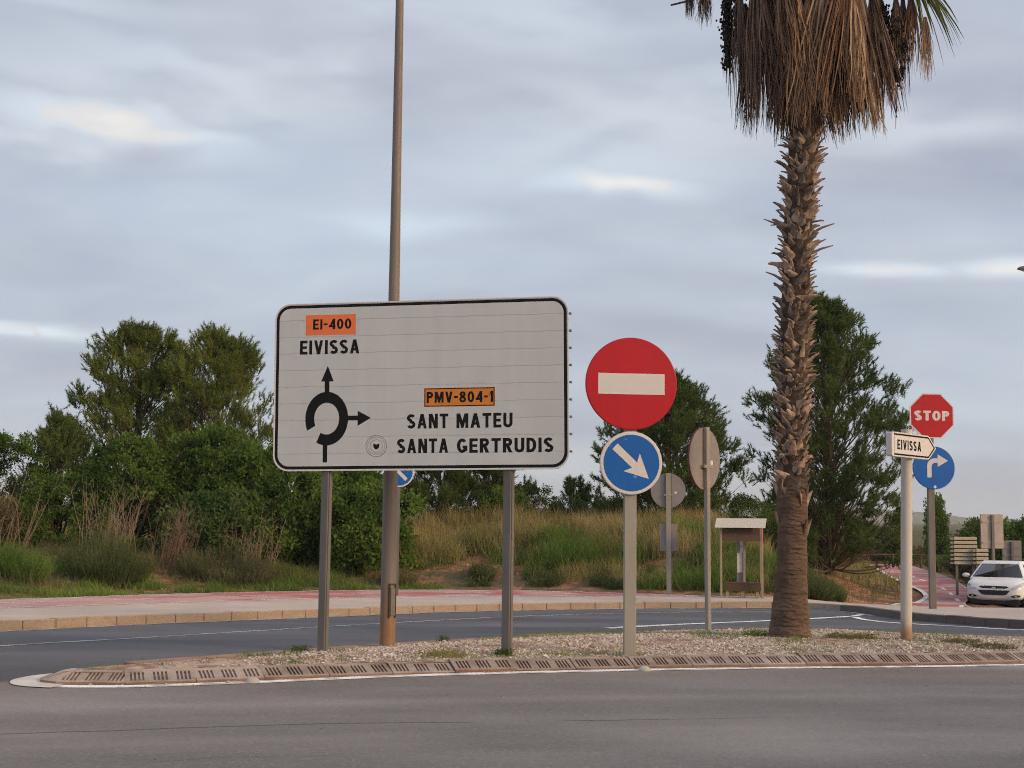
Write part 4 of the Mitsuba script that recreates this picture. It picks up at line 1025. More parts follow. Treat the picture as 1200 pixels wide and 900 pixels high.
def fence(label, pts, h, post_step, group=None):
    t = thing('wooden_fence', label, 'fence')
    L = LineString(pts); n = max(2, int(L.length / post_step)); P_ = []
    r = np.random.default_rng(len(scene))
    for i in range(n + 1):
        p = L.interpolate(i / n, normalized=True).coords[0]; z = float(H(*p)) - .05; P_.append((p[0], p[1], z))
        obj('post', tube([(p[0], p[1], z - .2), (p[0] + r.normal(0, .01), p[1], z + h)], .055, 8), 'm_wood', t, smooth=40)
    for a, b in zip(P_[:-1], P_[1:]):
        for q in (.92, .5): obj('rail', tube([np.array(a) + [0, 0, h * q], np.array(b) + [0, 0, h * q + r.normal(0, .01)]], .045, 8), 'm_wood', t, smooth=40)


fence('dark wooden rail fence crossing behind the bend of the red path', [(17.9, 74), (20.5, 74.5), (23.4, 73.5)], .95, 1.3)
fence('dark wooden rail fence running along the right side of the red path', [(23.2, 72.4), (20.6, 62), (17.9, 52.0), (15.6, 45.2)], 1.0, 2.2)

# ------------------------------------------------------------------ hills
def hills():
    az = np.radians(np.linspace(-75, 75, 500)); V = []
    rowsR = [2600, 2800, 3000, 3150, 3300]
    for k, R in enumerate(rowsR):
        f = (0, .45, 1, .8, .2)[k]
        q = np.stack([az * 9, 0 * az + R * .0006, 0 * az], -1)
        top = np.interp(np.degrees(az), [-75, -40, -20, -5, 5, 9.7, 14, 17.7, 20.5, 24, 40, 75], [40, 60, 35, 20, 24, 46, 30, 14, 7, 9, 30, 45]) + 9 * (meshkit.fbm(q * 3, 5, 3) - .5) + 5 * (meshkit.fbm(q * [14, 1, 1], 4, 3) - .5)
        z = -4 + f * (top + 4)
        V.append(np.stack([R * np.sin(az), R * np.cos(az), z], 1))
    n = len(az); F = []
    for k in range(len(rowsR) - 1):
        i = np.arange(n - 1) + k * n; F.append(np.stack([i, i + 1, i + n + 1, i + n], 1))
    return np.vstack(V), np.vstack(F)


obj('hills', hills(), 'm_hill', smooth=True, kind='structure')

# ------------------------------------------------------------------ vegetation
def unit(v): return v / (np.linalg.norm(v, axis=-1, keepdims=True) + 1e-12)


def needles(C, Dv, n, length, width, spread, r, shoot=.0):
    """n needles for each shoot (centre C, direction Dv): slim triangles pointing along the shoot and outwards."""
    k = len(C); C = np.repeat(C, n, 0); Dv = np.repeat(Dv, n, 0)
    u = r.uniform(0, 1, (k * n, 1)); base = C + Dv * shoot * (u - .3)
    dv = unit(Dv + spread * r.normal(size=C.shape)); L = length * r.uniform(.6, 1.15, (k * n, 1))
    side = unit(np.cross(dv, r.normal(size=C.shape))) * width * .5
    V = np.stack([base - side, base + side, base + dv * L], 1).reshape(-1, 3)
    return V, np.arange(len(V)).reshape(-1, 3)


def leaves(C, r, size, aspect=.55, up=.4, out=None):
    """one diamond leaf (two triangles, folded) per centre."""
    k = len(C); d = r.normal(size=(k, 3)); d[:, 2] += up
    if out is not None: d += out * .9
    d = unit(d); s_ = size * r.uniform(.6, 1.25, (k, 1)); side = unit(np.cross(d, r.normal(size=(k, 3)))); nn = np.cross(d, side)
    V = np.stack([C, C + d * s_ * .5 + side * s_ * aspect * .5 + nn * s_ * .08, C + d * s_, C + d * s_ * .5 - side * s_ * aspect * .5 + nn * s_ * .08], 1).reshape(-1, 3)
    b = 4 * np.arange(k)[:, None]
    return V, np.concatenate([b + [[0, 1, 2]], b + [[0, 2, 3]]])


def join(ms):
    V, F, o = [], [], 0
    for v, f in ms:
        v, f = np.asarray(v), np.asarray(f)
        if f.shape[1] == 4: f = np.vstack([f[:, [0, 1, 2]], f[:, [0, 2, 3]]])
        V.append(v); F.append(f + o); o += len(v)
    return np.vstack(V), np.vstack(F)


def gz(x, y): return float(ground_z(np.array([x]), np.array([y]))[0])


def pine(label, x, y, top, rx, seed, mt, name='pine_tree', low=.15, lean=(0, 0), profile=None, branches=70, shoots=16, nn=58, nl=.15, nw=.019, ry=None, group=None, shoot=.32, upsweep=.75):
    r = np.random.default_rng(seed); z0 = gz(x, y) - .1; h = top - z0 - .25
    t = thing(name, label, 'tree' if h > 3 else 'small tree', group)
    zz = np.linspace(0, 1, 9); wob = np.cumsum(r.normal(0, .05, (9, 2)), 0) * h / 8
    path = np.column_stack([x + lean[0] * zz + wob[:, 0], y + lean[1] * zz + wob[:, 1], z0 + h * .96 * zz])
    tr = .019 * h + .02
    obj('trunk', tube(path, tr * (1 - zz) ** .8 + .015, 9), 'm_bark', t, smooth=40)
    fpx, fpy = PchipInterpolator(zz, path[:, 0]), PchipInterpolator(zz, path[:, 1])
    profile = profile or [(0, .35), (.15, .8), (.4, 1.0), (.7, .8), (.9, .45), (1, .12)]
    pq, pv_ = zip(*profile)
    ry = ry or rx
    C, Dd, limbs = [], [], []
    kc = branches
    for b in range(kc):
        q = low + (1.0 - low) * r.uniform(0, 1) ** .92
        a = r.uniform(0, 2 * np.pi)
        L = np.interp(q, pq, pv_) * (r.uniform(.08, 1.0) ** .5) * r.uniform(.88, 1.10)
        e = np.array([math.cos(a) * rx * L, math.sin(a) * ry * L, 0]); ne = np.linalg.norm(e)
        cc = np.array([fpx(min(q, 1)), fpy(min(q, 1)), z0 + .25 + h * q]) + e
        q0 = max(.04, q - (.12 + .40 * ne / h) * r.uniform(.7, 1.2))
        p0 = np.array([fpx(q0), fpy(q0), z0 + h * .96 * q0])
        s_ = np.linspace(0, 1, 6)[:, None]
        bend = np.array([0, 0, -.10 * ne]) * np.sin(np.pi * s_) + r.normal(0, .04, 3) * np.sin(np.pi * s_)
        bp = p0 + (cc - p0) * s_ + bend
        limbs.append(tube(bp, np.linspace(max(.010, tr * .22 * (1 - q * .6)), .005, 6), 5, cap=False))
        m = max(4, int(shoots * r.uniform(.6, 1.4)))
        cr_ = np.array([.36, .36, .27]) * r.uniform(.75, 1.25) * (rx / 2.3) ** .35
        pc = cc + unit(r.normal(size=(m, 3))) * r.uniform(.2, 1, (m, 1)) * cr_
        dv = unit((pc - cc) / .4 * .55 + unit(e + 1e-6) * .30 + np.array([0, 0, upsweep]) + .30 * r.normal(size=(m, 3)))
        C.append(pc); Dd.append(dv)
        k2 = max(2, m // 4); u = r.uniform(.55, .95, k2)                 # shoots along the limb itself
        C.append(p0 + (cc - p0) * u[:, None] + r.normal(0, .10, (k2, 3))); Dd.append(unit(unit(cc - p0) * .6 + np.array([0, 0, upsweep]) + .4 * r.normal(size=(k2, 3))))
    C, Dd = np.vstack(C), np.vstack(Dd)
    if limbs: obj('branches', cat_(limbs), 'm_bark', t, smooth=40, kind='stuff')
    obj('crown', needles(C, Dd, nn, nl, nw, .55, r, shoot), mt, t)
    return t


def shrub(label, x, y, top, rx, ry, seed, mt, name='shrub', leaf=.075, clumps=330, per=120, cr=.27, lumps=9, cat='shrub', group=None, zsink=.0, aspect=.55):
    r = np.random.default_rng(seed); z0 = gz(x, y) + zsink; h = top - z0
    t = thing(name, label, cat, group)
    Ls = []
    for i in range(lumps):                                               # uneven body of several mounds
        a, q = r.uniform(0, 2 * np.pi), r.uniform(.0, .62)
        zc = r.uniform(.30, .66); Ls.append((math.cos(a) * q * rx, math.sin(a) * q * ry, zc * h, r.uniform(.36, .55) * rx, r.uniform(.36, .55) * ry, h * min(1 - zc, r.uniform(.28, .42))))
    Ls.append((0, 0, h * .62, rx * .6, ry * .6, h * .38)); Ls.append((rx * .1, 0, h * .32, rx * .85, ry * .85, h * .34))
    C, O = [], []
    while sum(map(len, C)) < clumps:
        l = Ls[r.integers(len(Ls))]; d = unit(r.normal(size=(30, 3))); q = r.uniform(.80, 1.16, (30, 1))
        p = np.array(l[:3]) + d * q * l[3:]
        keep = p[:, 2] > -.05
        for m in Ls:
            if m is not l: keep &= (((p - m[:3]) / np.array(m[3:])) ** 2).sum(1) > .62
        C.append(p[keep]); O.append(d[keep])
    C, O = np.vstack(C)[:clumps] + [x, y, z0], np.vstack(O)[:clumps]
    k = len(C); sz = cr * r.uniform(.5, 1.35, (k, 1))
    P_ = np.repeat(C, per, 0) + np.repeat(sz, per, 0) * unit(r.normal(size=(k * per, 3))) * r.uniform(.25, 1, (k * per, 1)) * [1, 1, .8]
    obj('foliage', leaves(P_, r, leaf, aspect, .35, np.repeat(O, per, 0)), mt, t)
    stems = []
    for i in range(7):
        a = r.uniform(0, 2 * np.pi); e = np.array([x + math.cos(a) * rx * .5, y + math.sin(a) * ry * .5, z0 + h * r.uniform(.5, .75)])
        p0 = np.array([x + r.normal(0, .12), y + r.normal(0, .12), z0 - .2])
        stems.append(tube([p0, (p0 + e) / 2 + r.normal(0, .08, 3), e], [.05, .035, .012], 6))
    obj('stems', cat_(stems), 'm_bark', t, smooth=40, kind='stuff')
    return t


def blades(P_, r, hmin, hmax, w, lean=.35, clump=None):
    """grass blades: two-piece bent triangles rooted at P_."""
    k = len(P_); L = r.uniform(hmin, hmax, (k, 1))
    if clump: L = L * (.35 + 1.3 * ss(.3, .7, meshkit.fbm(np.column_stack([P_[:, :2] * clump, P_[:, :1] * 0]), 3, 31)))[:, None]
    d = np.column_stack([r.normal(0, lean, (k, 2)), np.ones(k)]); d = unit(d)
    side = unit(np.column_stack([r.normal(size=(k, 2)), np.zeros(k)])) * w / 2
    mid = P_ + d * L * .55; tip = mid + unit(d + np.column_stack([r.normal(0, lean, (k, 2)), -.15 * np.ones(k)])) * L * .5
    V = np.stack([P_ - side, P_ + side, mid - side * .75, mid + side * .75, tip], 1).reshape(-1, 3); b = 5 * np.arange(k)[:, None]
    return V, np.concatenate([b + [[0, 1, 3]], b + [[0, 3, 2]], b + [[2, 3, 4]]])


# pines
PROF_ROUND = [(0, .5), (.15, .85), (.4, 1.05), (.65, 1.0), (.85, .78), (.95, .5), (1, .25)]
pine('yellow green pine left of the direction board, rounded top, left of two', -12.1, 44, 7.35, 2.4, 1, 'm_pine_yellow', low=0.12, profile=PROF_ROUND, branches=250, shoots=13, nn=44)
pine('yellow green pine just left of the direction board, feathery top, right of two', -9.4, 43, 7.1, 2.2, 2, 'm_pine_yellow', low=0.08, profile=[(0, .6), (.3, .95), (.6, 1.0), (.8, .75), (.93, .42), (1, .15)], branches=230, shoots=13, nn=44, upsweep=1.0)
pine('small bright pine with upswept tips at the far left above the shrubs', -13.35, 40.5, 4.15, 1.3, 3, 'm_pine', low=.15, branches=70, shoots=13, nn=48, upsweep=1.3)
pine('pine behind the no entry sign, ragged right branch', 5.15, 46, 6.1, 2.55, 4, 'm_pine', low=0.08, profile=[(0, .75), (.15, 1.0), (.45, 1.0), (.65, .85), (.8, .55), (.92, .34), (1, .1)], branches=260, shoots=13, nn=44, lean=(.45, 0), nw=0.02)
pine('large dark pine behind the palm trunk', 11.0, 47, 9.05, 2.75, 5, 'm_pine', low=.03, profile=[(0, .85), (.12, .95), (.4, 1.0), (.62, .95), (.8, .70), (.92, .40), (1, .12)], branches=370, shoots=14, nn=44, lean=(-.25, 0), nw=0.021)
pine('bright green conifer showing just right of the lamp post under the board', -2.3, 44, 3.9, 1.25, 6, 'm_pine', branches=70, shoots=13, nn=54)
pine('dark conifer whose foliage shows under the board between lamp post and right board post', -.6, 46, 4.1, 1.4, 7, 'm_pine_dark', branches=80, shoots=13, nn=54)
pine('tiny slanting pine on the bank crest left of the blue keep right disc', 2.75, 50, 2.95, .7, 8, 'm_pine_dark', low=.05, branches=26, shoots=9, nn=50, lean=(-.35, 0))
# shrubs on the bank
for a in ((-10.9, 39.2, 3.45, 2.0, 1.6, 11, 'm_shrub', 'dark rounded evergreen shrub in the left hedge mass behind dry stalks'),
          (-8.7, 39.8, 3.85, 1.9, 1.6, 12, 'm_shrub', 'tall glossy evergreen shrub below the gap of the left pines'),
          (-6.6, 39.2, 3.45, 1.8, 1.6, 13, 'm_shrub', 'evergreen shrub behind the left post of the direction board'),
          (-4.05, 38.7, 2.3, 1.5, 1.4, 14, 'm_shrub', 'lower evergreen shrub left of the lamp post base'),
          (-5.2, 41.5, 3.0, 1.9, 1.5, 24, 'm_shrub', 'evergreen shrub behind the lamp post and the lower edge of the board'),
          (-7.7, 38.0, 2.1, 1.6, 1.2, 15, 'm_shrub_light', 'lighter leafy shrub in front of the evergreen mass')):
    shrub(a[7], *a[:7], clumps=300, per=105, leaf=.12, cr=.30)
shrub('grey green shrub at the left edge of the picture', -14.9, 39.5, 3.75, 1.3, 1.2, 16, 'm_shrub', clumps=230, per=110, leaf=.08)
shrub('low brown shrub at the far left below the edge shrub', -14.6, 37.5, 1.9, 1.2, .9, 17, 'm_bush_brown', clumps=200, per=90, leaf=.06)
shrub('dark shrub under the small bright pine', -12.9, 38.8, 2.5, 1.4, 1.1, 18, 'm_shrub', clumps=260, per=110, leaf=.08)
shrub('bright shrub on the bank crest right of the right board post', .75, 47, 2.55, 1.1, .9, 19, 'm_shrub_light', clumps=150, per=90, leaf=.07, cr=.22)
shrub('second crest shrub left of the slanting little pine', 1.9, 47.5, 2.1, .9, .8, 20, 'm_shrub_light', clumps=120, per=90, leaf=.07, cr=.22)
shrub('low dark shrub on the crest behind the keep right post', 3.7, 48, 2.05, 1.1, .8, 21, 'm_shrub', clumps=130, per=90, leaf=.07, cr=.22)
shrub('dark leafy shrub below the right half of the direction board', -.3, 44.5, 2.3, 1.0, .8, 22, 'm_shrub', clumps=160, per=100, leaf=.07)
shrub('green shrub left under the pine behind the bus shelter', 7.7, 46, 2.2, 1.3, 1.0, 23, 'm_shrub_light', clumps=150, per=100, leaf=.07)
# far trees
for a in ((20.8, 82, .9, 3.0, 'm_shrub_light', 'olive tree mass left of the far posts behind the fence'), (24.75, 80, 2.7, .55, 'm_shrub', 'slender far tree standing between the two right hand posts'), (23.1, 84, .15, 2.6, 'm_bush_brown', 'brownish shrub behind the crossing wooden fence'),
          (26.4, 79, .35, 1.5, 'm_shrub', 'green far bush right of the slender tree'), (20.75, 61.5, 1.35, .75, 'm_pine_dark', 'dark round bush left of the tall tan panel'), (23.3, 61, 1.35, 1.5, 'm_shrub', 'green bush at the right edge behind the sign backs'), (18.1, 86, 2.6, 2.6, 'm_shrub', 'far dark tree glimpsed under the large pine'),
          (30.5, 90, .3, 3, 'm_shrub', 'wide far bush behind the car roof'), (16.2, 80, 3.2, 2.2, 'm_shrub_light', 'far tree left of the crossing fence')):
    shrub(a[5], a[0], a[1], a[2], a[3], a[3] * .7, 30 + int(a[1] * 7 + a[0]), a[4], name='far_tree' if a[2] > 1.9 else 'far_bush', cat='tree' if a[2] > 1.9 else 'bush', clumps=190, per=70, leaf=.16, cr=.4, zsink=-.2)
shrub('small bright green bush at the foot of the fence beside the red path', 22.0, 70.5, -.35, .75, .6, 71, 'm_shrub_light', name='far_bush', cat='bush', clumps=80, per=70, leaf=.1, cr=.22)
for i, (x, y) in enumerate([(16.55, 46.2), (17.75, 50.2), (19.0, 54.4), (20.1, 58.6), (21.1, 63.0), (22.2, 67.5)]):
    shrub('dark brown clipped hedge clump ' + ('touching the slatted cream sign beside the car', 'second from the car along the red path', 'third from the car along the red path', 'fourth from the car along the red path', 'fifth from the car along the red path', 'furthest from the car along the red path')[i],
          x, y, float(H(x, y)) + .88, .75, 2.5, 80 + i, 'm_hedge', name='hedge', cat='hedge', clumps=170, per=80, leaf=.08, cr=.2)



# broom-like plants, dry weeds
def broom(label, x, y, h, rad, seed, mt, n=2600, name='broom_bush', w=.016, cat='bush', lean=.42):
    r = np.random.default_rng(seed); z = gz(x, y)
    t = thing(name, label, cat)
    a, q = r.uniform(0, 2 * np.pi, n), rad * np.sqrt(r.uniform(0, 1, n)) * .8
    P_ = np.column_stack([x + q * np.cos(a), y + q * np.sin(a), np.zeros(n)]); P_[:, 2] = ground_z(P_[:, 0], P_[:, 1]) - .02
    d = unit(np.column_stack([np.cos(a) * lean * q / rad, np.sin(a) * lean * q / rad, np.ones(n)]) + r.normal(0, .16, (n, 3)))
    L = h * ((1.05 - .45 * (q / rad) ** 2) * (.55 + .9 * meshkit.fbm(np.column_stack([P_[:, :2] * 2.6, P_[:, :1] * 0]), 3, seed)))[:, None] * r.uniform(.45, 1.1, (n, 1))
    side = unit(np.cross(d, r.normal(size=(n, 3)))) * w / 2
    m = P_ + d * L * .6; tip = P_ + d * L + r.normal(0, .04, (n, 3))
    V = np.stack([P_ - side, P_ + side, m - side * .8, m + side * .8, tip], 1).reshape(-1, 3); b = 5 * np.arange(n)[:, None]
    F = np.concatenate([b + [[0, 1, 3]], b + [[0, 3, 2]], b + [[2, 3, 4]]])
    C = np.repeat(P_, 8, 0) + np.repeat(d * L, 8, 0) * r.uniform(.3, 1, (n * 8, 1))
    lv = leaves(C, r, .05, .35, .9, np.repeat(d, 8, 0))
    obj('twigs', join([(V, F), lv]), mt, t)
    return t


broom('dark green broom like bush beside the path at left', -9.95, 34.0, 1.15, 1.0, 91, 'm_broom', 1700, lean=.6)
broom('smaller leafy green weed at the left edge beside the path', -11.6, 32.6, .85, .7, 92, 'm_grass_green', 1300, lean=.6)
broom('sprawling brownish green bush between the left post and the broom bush', -7.4, 36.2, 0.75, 1.5, 93, 'm_weedgreen', 1700, lean=.7)
broom('round green tuft at the foot of the bank right of the palm trunk', 7.9, 36.6, .75, .75, 94, 'm_broom', 2600, lean=.8)
broom('small green tuft on red soil left of the right board post', -.75, 37.6, .45, .3, 95, 'm_broom', 500, lean=.7)
broom('sparse low bush near the lamp post on the bank foot', -3.0, 37.2, .45, .5, 96, 'm_bush_brown', 700, lean=.8)
broom('low green clump at the right end of the bank', 9.0, 39.0, .45, .5, 97, 'm_broom', 600, lean=.8)


def weed(label, x, y, h, rad, n, seed, lean=(0, 0)):
    r = np.random.default_rng(seed); t = thing('dry_weed', label, 'dry plant'); ms = []
    for i in range(n):
        a, q = r.uniform(0, 2 * np.pi), rad * math.sqrt(r.uniform(0, 1)); px, py = x + q * math.cos(a), y + q * math.sin(a) * .6; z = gz(px, py) - .05
        L = h * r.uniform(.45, 1.1); d = np.array([lean[0] + r.normal(0, .16), lean[1] + r.normal(0, .1), 1.0])
        p = [np.array([px, py, z]) + d * L * u + np.array([r.normal(0, .03), 0, 0]) * u for u in (0, .35, .7, 1)]
        ms.append(tube(p, [.009, .007, .005, .002], 4, cap=False))
        for b in range(r.integers(3, 8)):
            u = r.uniform(.35, .98); s0 = np.array([px, py, z]) + d * L * u; e = unit(np.array([r.normal(), r.normal() * .6, r.uniform(.6, 1.6)])) * L * r.uniform(.10, .28)
            ms.append(tube([s0, s0 + e * .6, s0 + e], [.0045, .0035, .0015], 3, cap=False))
    obj('stalks', cat_(ms), 'm_stalk' if seed % 2 else 'm_drystem', t)


weed('tall pale dry stalks before the dark shrubs at left', -10.5, 35.8, 2.1, .8, 46, 101, (.12, 0))
weed('leaning reddish dry stalks right of the broom bush', -9.0, 36.3, 1.7, .6, 42, 102, (.22, 0))
weed('thin pale dry stalks left of the left board post', -6.9, 36.9, 1.5, .6, 30, 103, (.12, 0))
weed('reddish dry spikes below the left end of the board', -7.8, 37.0, 1.25, .35, 26, 104, (.05, 0))
weed('pale dry stalks at the far left edge', -13.8, 36.5, 2.0, .9, 34, 105, (.2, 0))
weed('faint dry stalks over the right board post grass', 1.0, 42.0, 1.4, .9, 14, 106)


def scatter(n, x0, x1, y0, y1, keep, seed):
    r = np.random.default_rng(seed); P_ = np.column_stack([r.uniform(x0, x1, n), r.uniform(y0, y1, n)])
    P_ = P_[inside(BANK, P_[:, 0], P_[:, 1])]
    d = poly_dist(HARD, P_[:, 0], P_[:, 1])
    k = keep(P_[:, 0], P_[:, 1], d, r); P_, d = P_[k], d[k]
    return np.column_stack([P_, ground_z(P_[:, 0], P_[:, 1]) - .02]), d, r


def nz(x, y, f, s): return meshkit.fbm(np.stack([x * f, y * f, 0 * x], -1), 3, s)


def bare(x, y, d, r):
    n_ = .5 * (nz(x, y, .9, 41) - .5)
    a = ss(-4.8, -4.0, x) * ss(1.0, .2, x) * ss(.55, .8, d + n_) * ss(3.6, 2.6, d + 2.5 * n_)
    b = ss(7.6, 8.6, x + 2 * n_) * ss(5.5, 4.0, d)
    return r.random(len(x)) > .93 * np.maximum(a, b)


# tall dry grass over the crest, greener patches low on the bank, short verge grass
P_, d, r = scatter(230000, -4.5, 12.5, 34, 54, lambda x, y, d, r: bare(x, y, d, r) & (d > 2.6 + 2.0 * nz(x, y, .5, 1)) & (nz(x, y, .8, 2) + r.normal(0, .07, len(x)) > .42) & (r.random(len(x)) < np.where(x > 8.2, .25, 1) * ss(-4.5, -2.5, x)), 121)
obj('tall_dry_grass', blades(P_, r, .18, .62, .018, .28, 1.1), 'm_grass_dry', label='tall ochre dry grass along the crest of the bank', kind='stuff')
P_, d, r = scatter(120000, -4.0, 12.0, 34, 52, lambda x, y, d, r: bare(x, y, d, r) & (d > 1.0) & (nz(x, y, .6, 5) + r.normal(0, .06, len(x)) > .50), 122)
obj('faded_grass', blades(P_, r, .18, .6, .017, .3, 1.3), 'm_grass_mid', label='half green half faded grass mixed into the bank', kind='stuff')
P_, d, r = scatter(190000, -.6, 8.0, 33.5, 43, lambda x, y, d, r: bare(x, y, d, r) & (d > .75) & (d < 5.5) & (nz(x, y, .7, 7) + r.normal(0, .05, len(x)) - .03 * np.abs(d - 2.2) > .495), 123)
obj('green_grass', blades(P_, r, .14, .58, .019, .4, 1.4), 'm_grass_green', label='fresh green grass low on the bank behind the far pavement', kind='stuff')
P_, d, r = scatter(120000, -2.5, 8.5, 33.5, 42, lambda x, y, d, r: bare(x, y, d, r) & (d > .7) & (d < 4.2) & (nz(x, y, 1.1, 17) + r.normal(0, .04, len(x)) > .575), 223)
obj('dark_undergrowth', join([blades(P_, r, .08, .36, .02, .6, 1.4), leaves(np.repeat(P_, 2, 0) + np.column_stack([r.normal(0, .05, (2 * len(P_), 2)), r.uniform(0, .25, 2 * len(P_))]), r, .05)]), 'm_broom', label='dark low growth in clumps at the foot of the bank', kind='stuff')
P_, d, r = scatter(330000, -20, -1.6, 12, 40, lambda x, y, d, r: bare(x, y, d, r) & (d > .05) & (d < 2.6 + 2.2 * nz(x, y, .6, 3)) & (nz(x, y, .9, 8) + r.normal(0, .06, len(x)) > .33 + .035 * d), 124)
obj('verge_grass', blades(P_, r, .06, .26, .018, .5, 1.2), 'm_grass_green', label='short green verge grass along the edge of the red path', kind='stuff')
P_, d, r = scatter(150000, -26, -3.5, 14, 44, lambda x, y, d, r: bare(x, y, d, r) & (d > .9) & (nz(x, y, .8, 9) + r.normal(0, .08, len(x)) > .46), 125)
obj('rough_grass', blades(P_, r, .10, .42, .015, .45), 'm_weedgreen', label='rough brownish grass between verge and shrubs at left', kind='stuff')
P_, d, r = scatter(60000, 6.5, 13, 34, 50, lambda x, y, d, r: bare(x, y, d, r) & (d > .6) & (nz(x, y, .9, 10) + r.normal(0, .05, len(x)) > .54), 126)
obj('sparse_grass', blades(P_, r, .08, .3, .015, .5), 'm_bush_brown', label='sparse dry growth on the red soil end of the bank', kind='stuff')
r = np.random.default_rng(127); n = 60000
P_ = np.column_stack([r.uniform(-40, 60, n), r.uniform(48, 95, n)]); P_ = P_[(poly_dist(HARD, P_[:, 0], P_[:, 1]) > .3)]
obj('field_grass', blades(np.column_stack([P_, ground_z(P_[:, 0], P_[:, 1]) - .03]), r, .2, .7, .04, .3), 'm_grass_mid', label='rough grass of the field beyond the bank and fences', kind='stuff')
bankst = Polygon(np.vstack([offset_line(BIKE_BACK, .3)[90:], offset_line(BIKE_BACK, 5)[90:][::-1]])).buffer(0)
obj('bank_stones', stones(2500, bankst, lambda x, y: ground_z(x, y), .03, 50, lambda P_, r: meshkit.fbm(np.column_stack([P_ * .8, P_[:, :1] * 0]), 3, 3) > .5), 'm_stone_0', label='loose stones and clods on the red soil of the bank', kind='stuff')

# grass and weeds on the traffic island
r = np.random.default_rng(131); n = 150000
P_ = np.column_stack([r.uniform(-4, 9, n), r.uniform(11.5, 20.5, n)]); P_ = P_[inside(ISL_IN, P_[:, 0], P_[:, 1])]
bd = shapely.distance(LineString(ISL_BACK), shapely.points(P_[:, 0], P_[:, 1]))
fd = shapely.distance(LineString(ISL_FRONT), shapely.points(P_[:, 0], P_[:, 1]))
g = nz(P_[:, 0], P_[:, 1], 1.6, 12) + r.normal(0, .045, len(P_))
k = (g > np.where(bd < .75, .52, .66)) & ((bd < .9) | (P_[:, 0] > 2.2)) & (r.random(len(P_)) < .75) | ((fd < .62) & (g > .63) & (P_[:, 0] < 3)) | ((np.hypot(P_[:, 0] + 2.25, (P_[:, 1] - 13.75) * 1.2) < .62) & (g > .44))
P_ = P_[k]
obj('island_grass', blades(np.column_stack([P_, isl_z(P_[:, 0], P_[:, 1]) - .01]), r, .02, .10, .006, .5), 'm_grass_green', label='small green and faded tufts growing through the island gravel', kind='stuff')
P_ = np.column_stack([r.uniform(-3.5, 9, 14000), r.uniform(11.5, 20.5, 14000)]); P_ = P_[inside(ISL_IN, P_[:, 0], P_[:, 1])]
P_ = P_[nz(P_[:, 0], P_[:, 1], 1.2, 14) + r.normal(0, .06, len(P_)) > .53]
obj('island_straw', blades(np.column_stack([P_, isl_z(P_[:, 0], P_[:, 1]) - .005]), r, .03, .11, .006, 1.4), 'm_grass_dry', label='dry straw lying over the island gravel', kind='stuff')


def tuft(label, x, y, h, rad, seed, mt='m_broom', n=420):
    r = np.random.default_rng(seed); t = thing('weed', label, 'weed')
    a, q = r.uniform(0, 2 * np.pi, n), rad * np.sqrt(r.uniform(0, 1, n)); P_ = np.column_stack([x + q * np.cos(a), y + q * np.sin(a)])
    P_ = np.column_stack([P_, isl_z(P_[:, 0], P_[:, 1]) - .01])
    obj('blades', join([blades(P_, r, h * .4, h, .009, .55), leaves(np.repeat(P_, 3, 0) + np.column_stack([r.normal(0, .03, (3 * n, 2)), r.uniform(0, h * .8, 3 * n)]), r, .022)]), mt, t, kind='stuff')


tuft('low green weed patch left of the foot of the right board post', -.62, 13.62, .07, .20, 141, 'm_grass_mid', n=260)
tuft('small dark weed at the foot of the right board post', -.06, 13.72, .09, .08, 142, n=150)
tuft('small dark upright weed on the island edge right of the lamp post', -.75, 15.7, .10, .07, 143, n=45)
tuft('weed beside the left board post', -2.15, 14.25, .08, .10, 144, n=70)
tuft('green weeds left of the palm foot', 2.95, 16.6, .10, .16, 145, 'm_grass_green', n=200)
tuft('faded weed patch left of the cream pole', 4.05, 16.4, .07, .30, 146, 'm_grass_mid', n=420)
tuft('dark flattened weed right of the cream pole', 5.15, 15.8, .05, .22, 147, 'm_bush_brown', n=300)
tuft('dark flattened weed nearest the right edge of the island', 5.3, 15.2, .05, .25, 148, 'm_bush_brown', n=300)

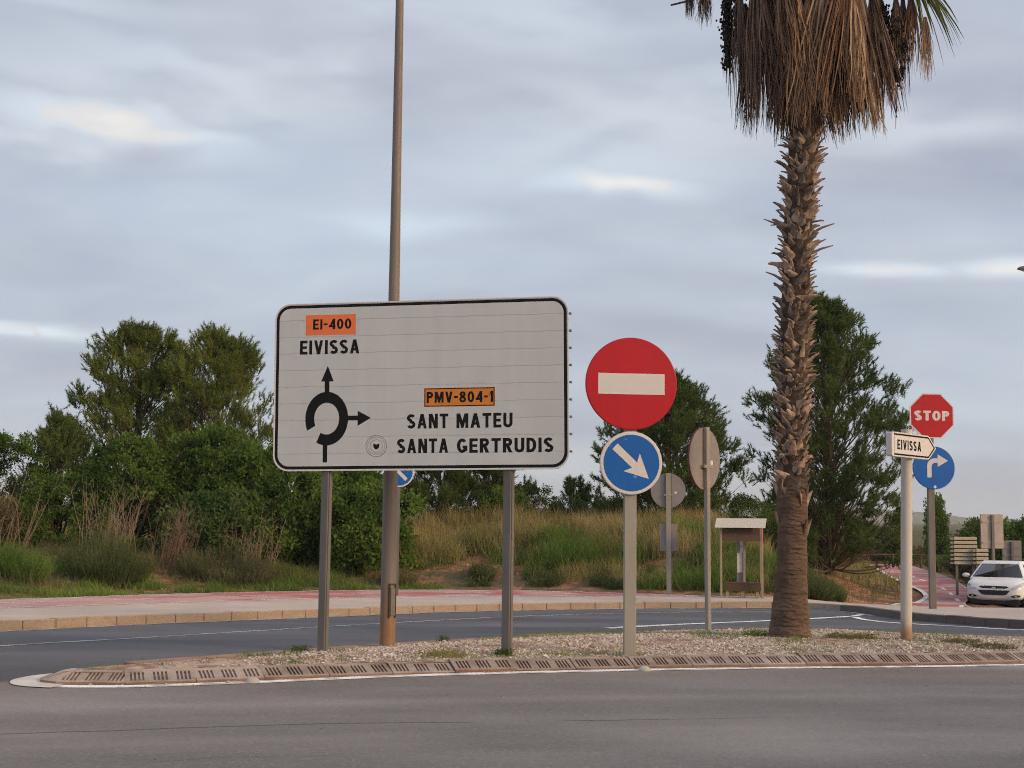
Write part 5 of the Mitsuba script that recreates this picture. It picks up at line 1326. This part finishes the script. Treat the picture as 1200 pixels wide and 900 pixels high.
# round road studs by the kerb
for (x, y, lab) in ((-2.24, 12.12, 'pale round road stud by the kerb below the left board post'), (1.30, 13.34, 'pale round road stud by the kerb below the keep right post')):
    m = trimesh.creation.icosphere(3); v = m.vertices; v = v[:, :] * [.062, .062, .045]; v[:, 2] = np.maximum(v[:, 2], -.005); m.vertices = v + [x, y, float(H(x, y))]
    m2 = m.copy(); m2.vertices = (np.array(m.vertices) - [x, y, 0]) * [1.25, 1.25, .3] + [x, y, 0]
    obj('road_stud', cat_([m]), 'm_concrete_apron', smooth=40, label=lab, cat='road stud')

scene['haze'] = {'type': 'cube', 'to_world': T4().translate([0, 0, 37.0]) @ T4().scale([3450, 3450, 47.0]), 'bsdf': {'type': 'null'}, 'interior': {'type': 'ref', 'id': 'air'}}
labels['haze'] = {'label': 'thin evening haze in the air over the whole place', 'kind': 'stuff'}

grit_zone = ISLAND.buffer(.42).difference(ISLAND.buffer(.005)).intersection(sbox(-3.6, 11, 9, 15.4))
obj('road_grit', stones(5200, grit_zone, lambda x, y: H(x, y) + .003, .0062, 77, lambda P_, r: r.random(len(P_)) < np.exp(-poly_dist(ISLAND, P_[:, 0], P_[:, 1]) / .10) * (.25 + meshkit.fbm(np.column_stack([P_ * 1.5, P_[:, :1] * 0]), 3, 5))), 'm_stone_1', label='fine grit and dirt swept against the kerb of the island', kind='stuff')
obj('loose_grit', stones(900, near.intersection(sbox(-7, 5, 7, 14)), lambda x, y: H(x, y) + .002, .004, 78), 'm_stone_3', 'road_grit', kind='stuff')
GROUPS = {'shrub': 'evergreen shrubs on the bank', 'hedge': 'hedge clumps along the red path', 'dry plant': 'dry weeds on the bank', 'road stud': 'road studs by the island kerb', 'street lamp': 'street lamps', 'weed': 'weeds on the traffic island', 'bush': 'low bushes', 'fence': 'wooden fences by the red path'}
for k, d in labels.items():
    if d.get('category') in GROUPS: d.setdefault('group', GROUPS[d['category']])
    if k.startswith('pine_tree') and 'category' in d: d.setdefault('group', 'pines on the bank')
    if k.startswith('road_sign') and 'category' in d: d.setdefault('group', 'traffic signs on posts')
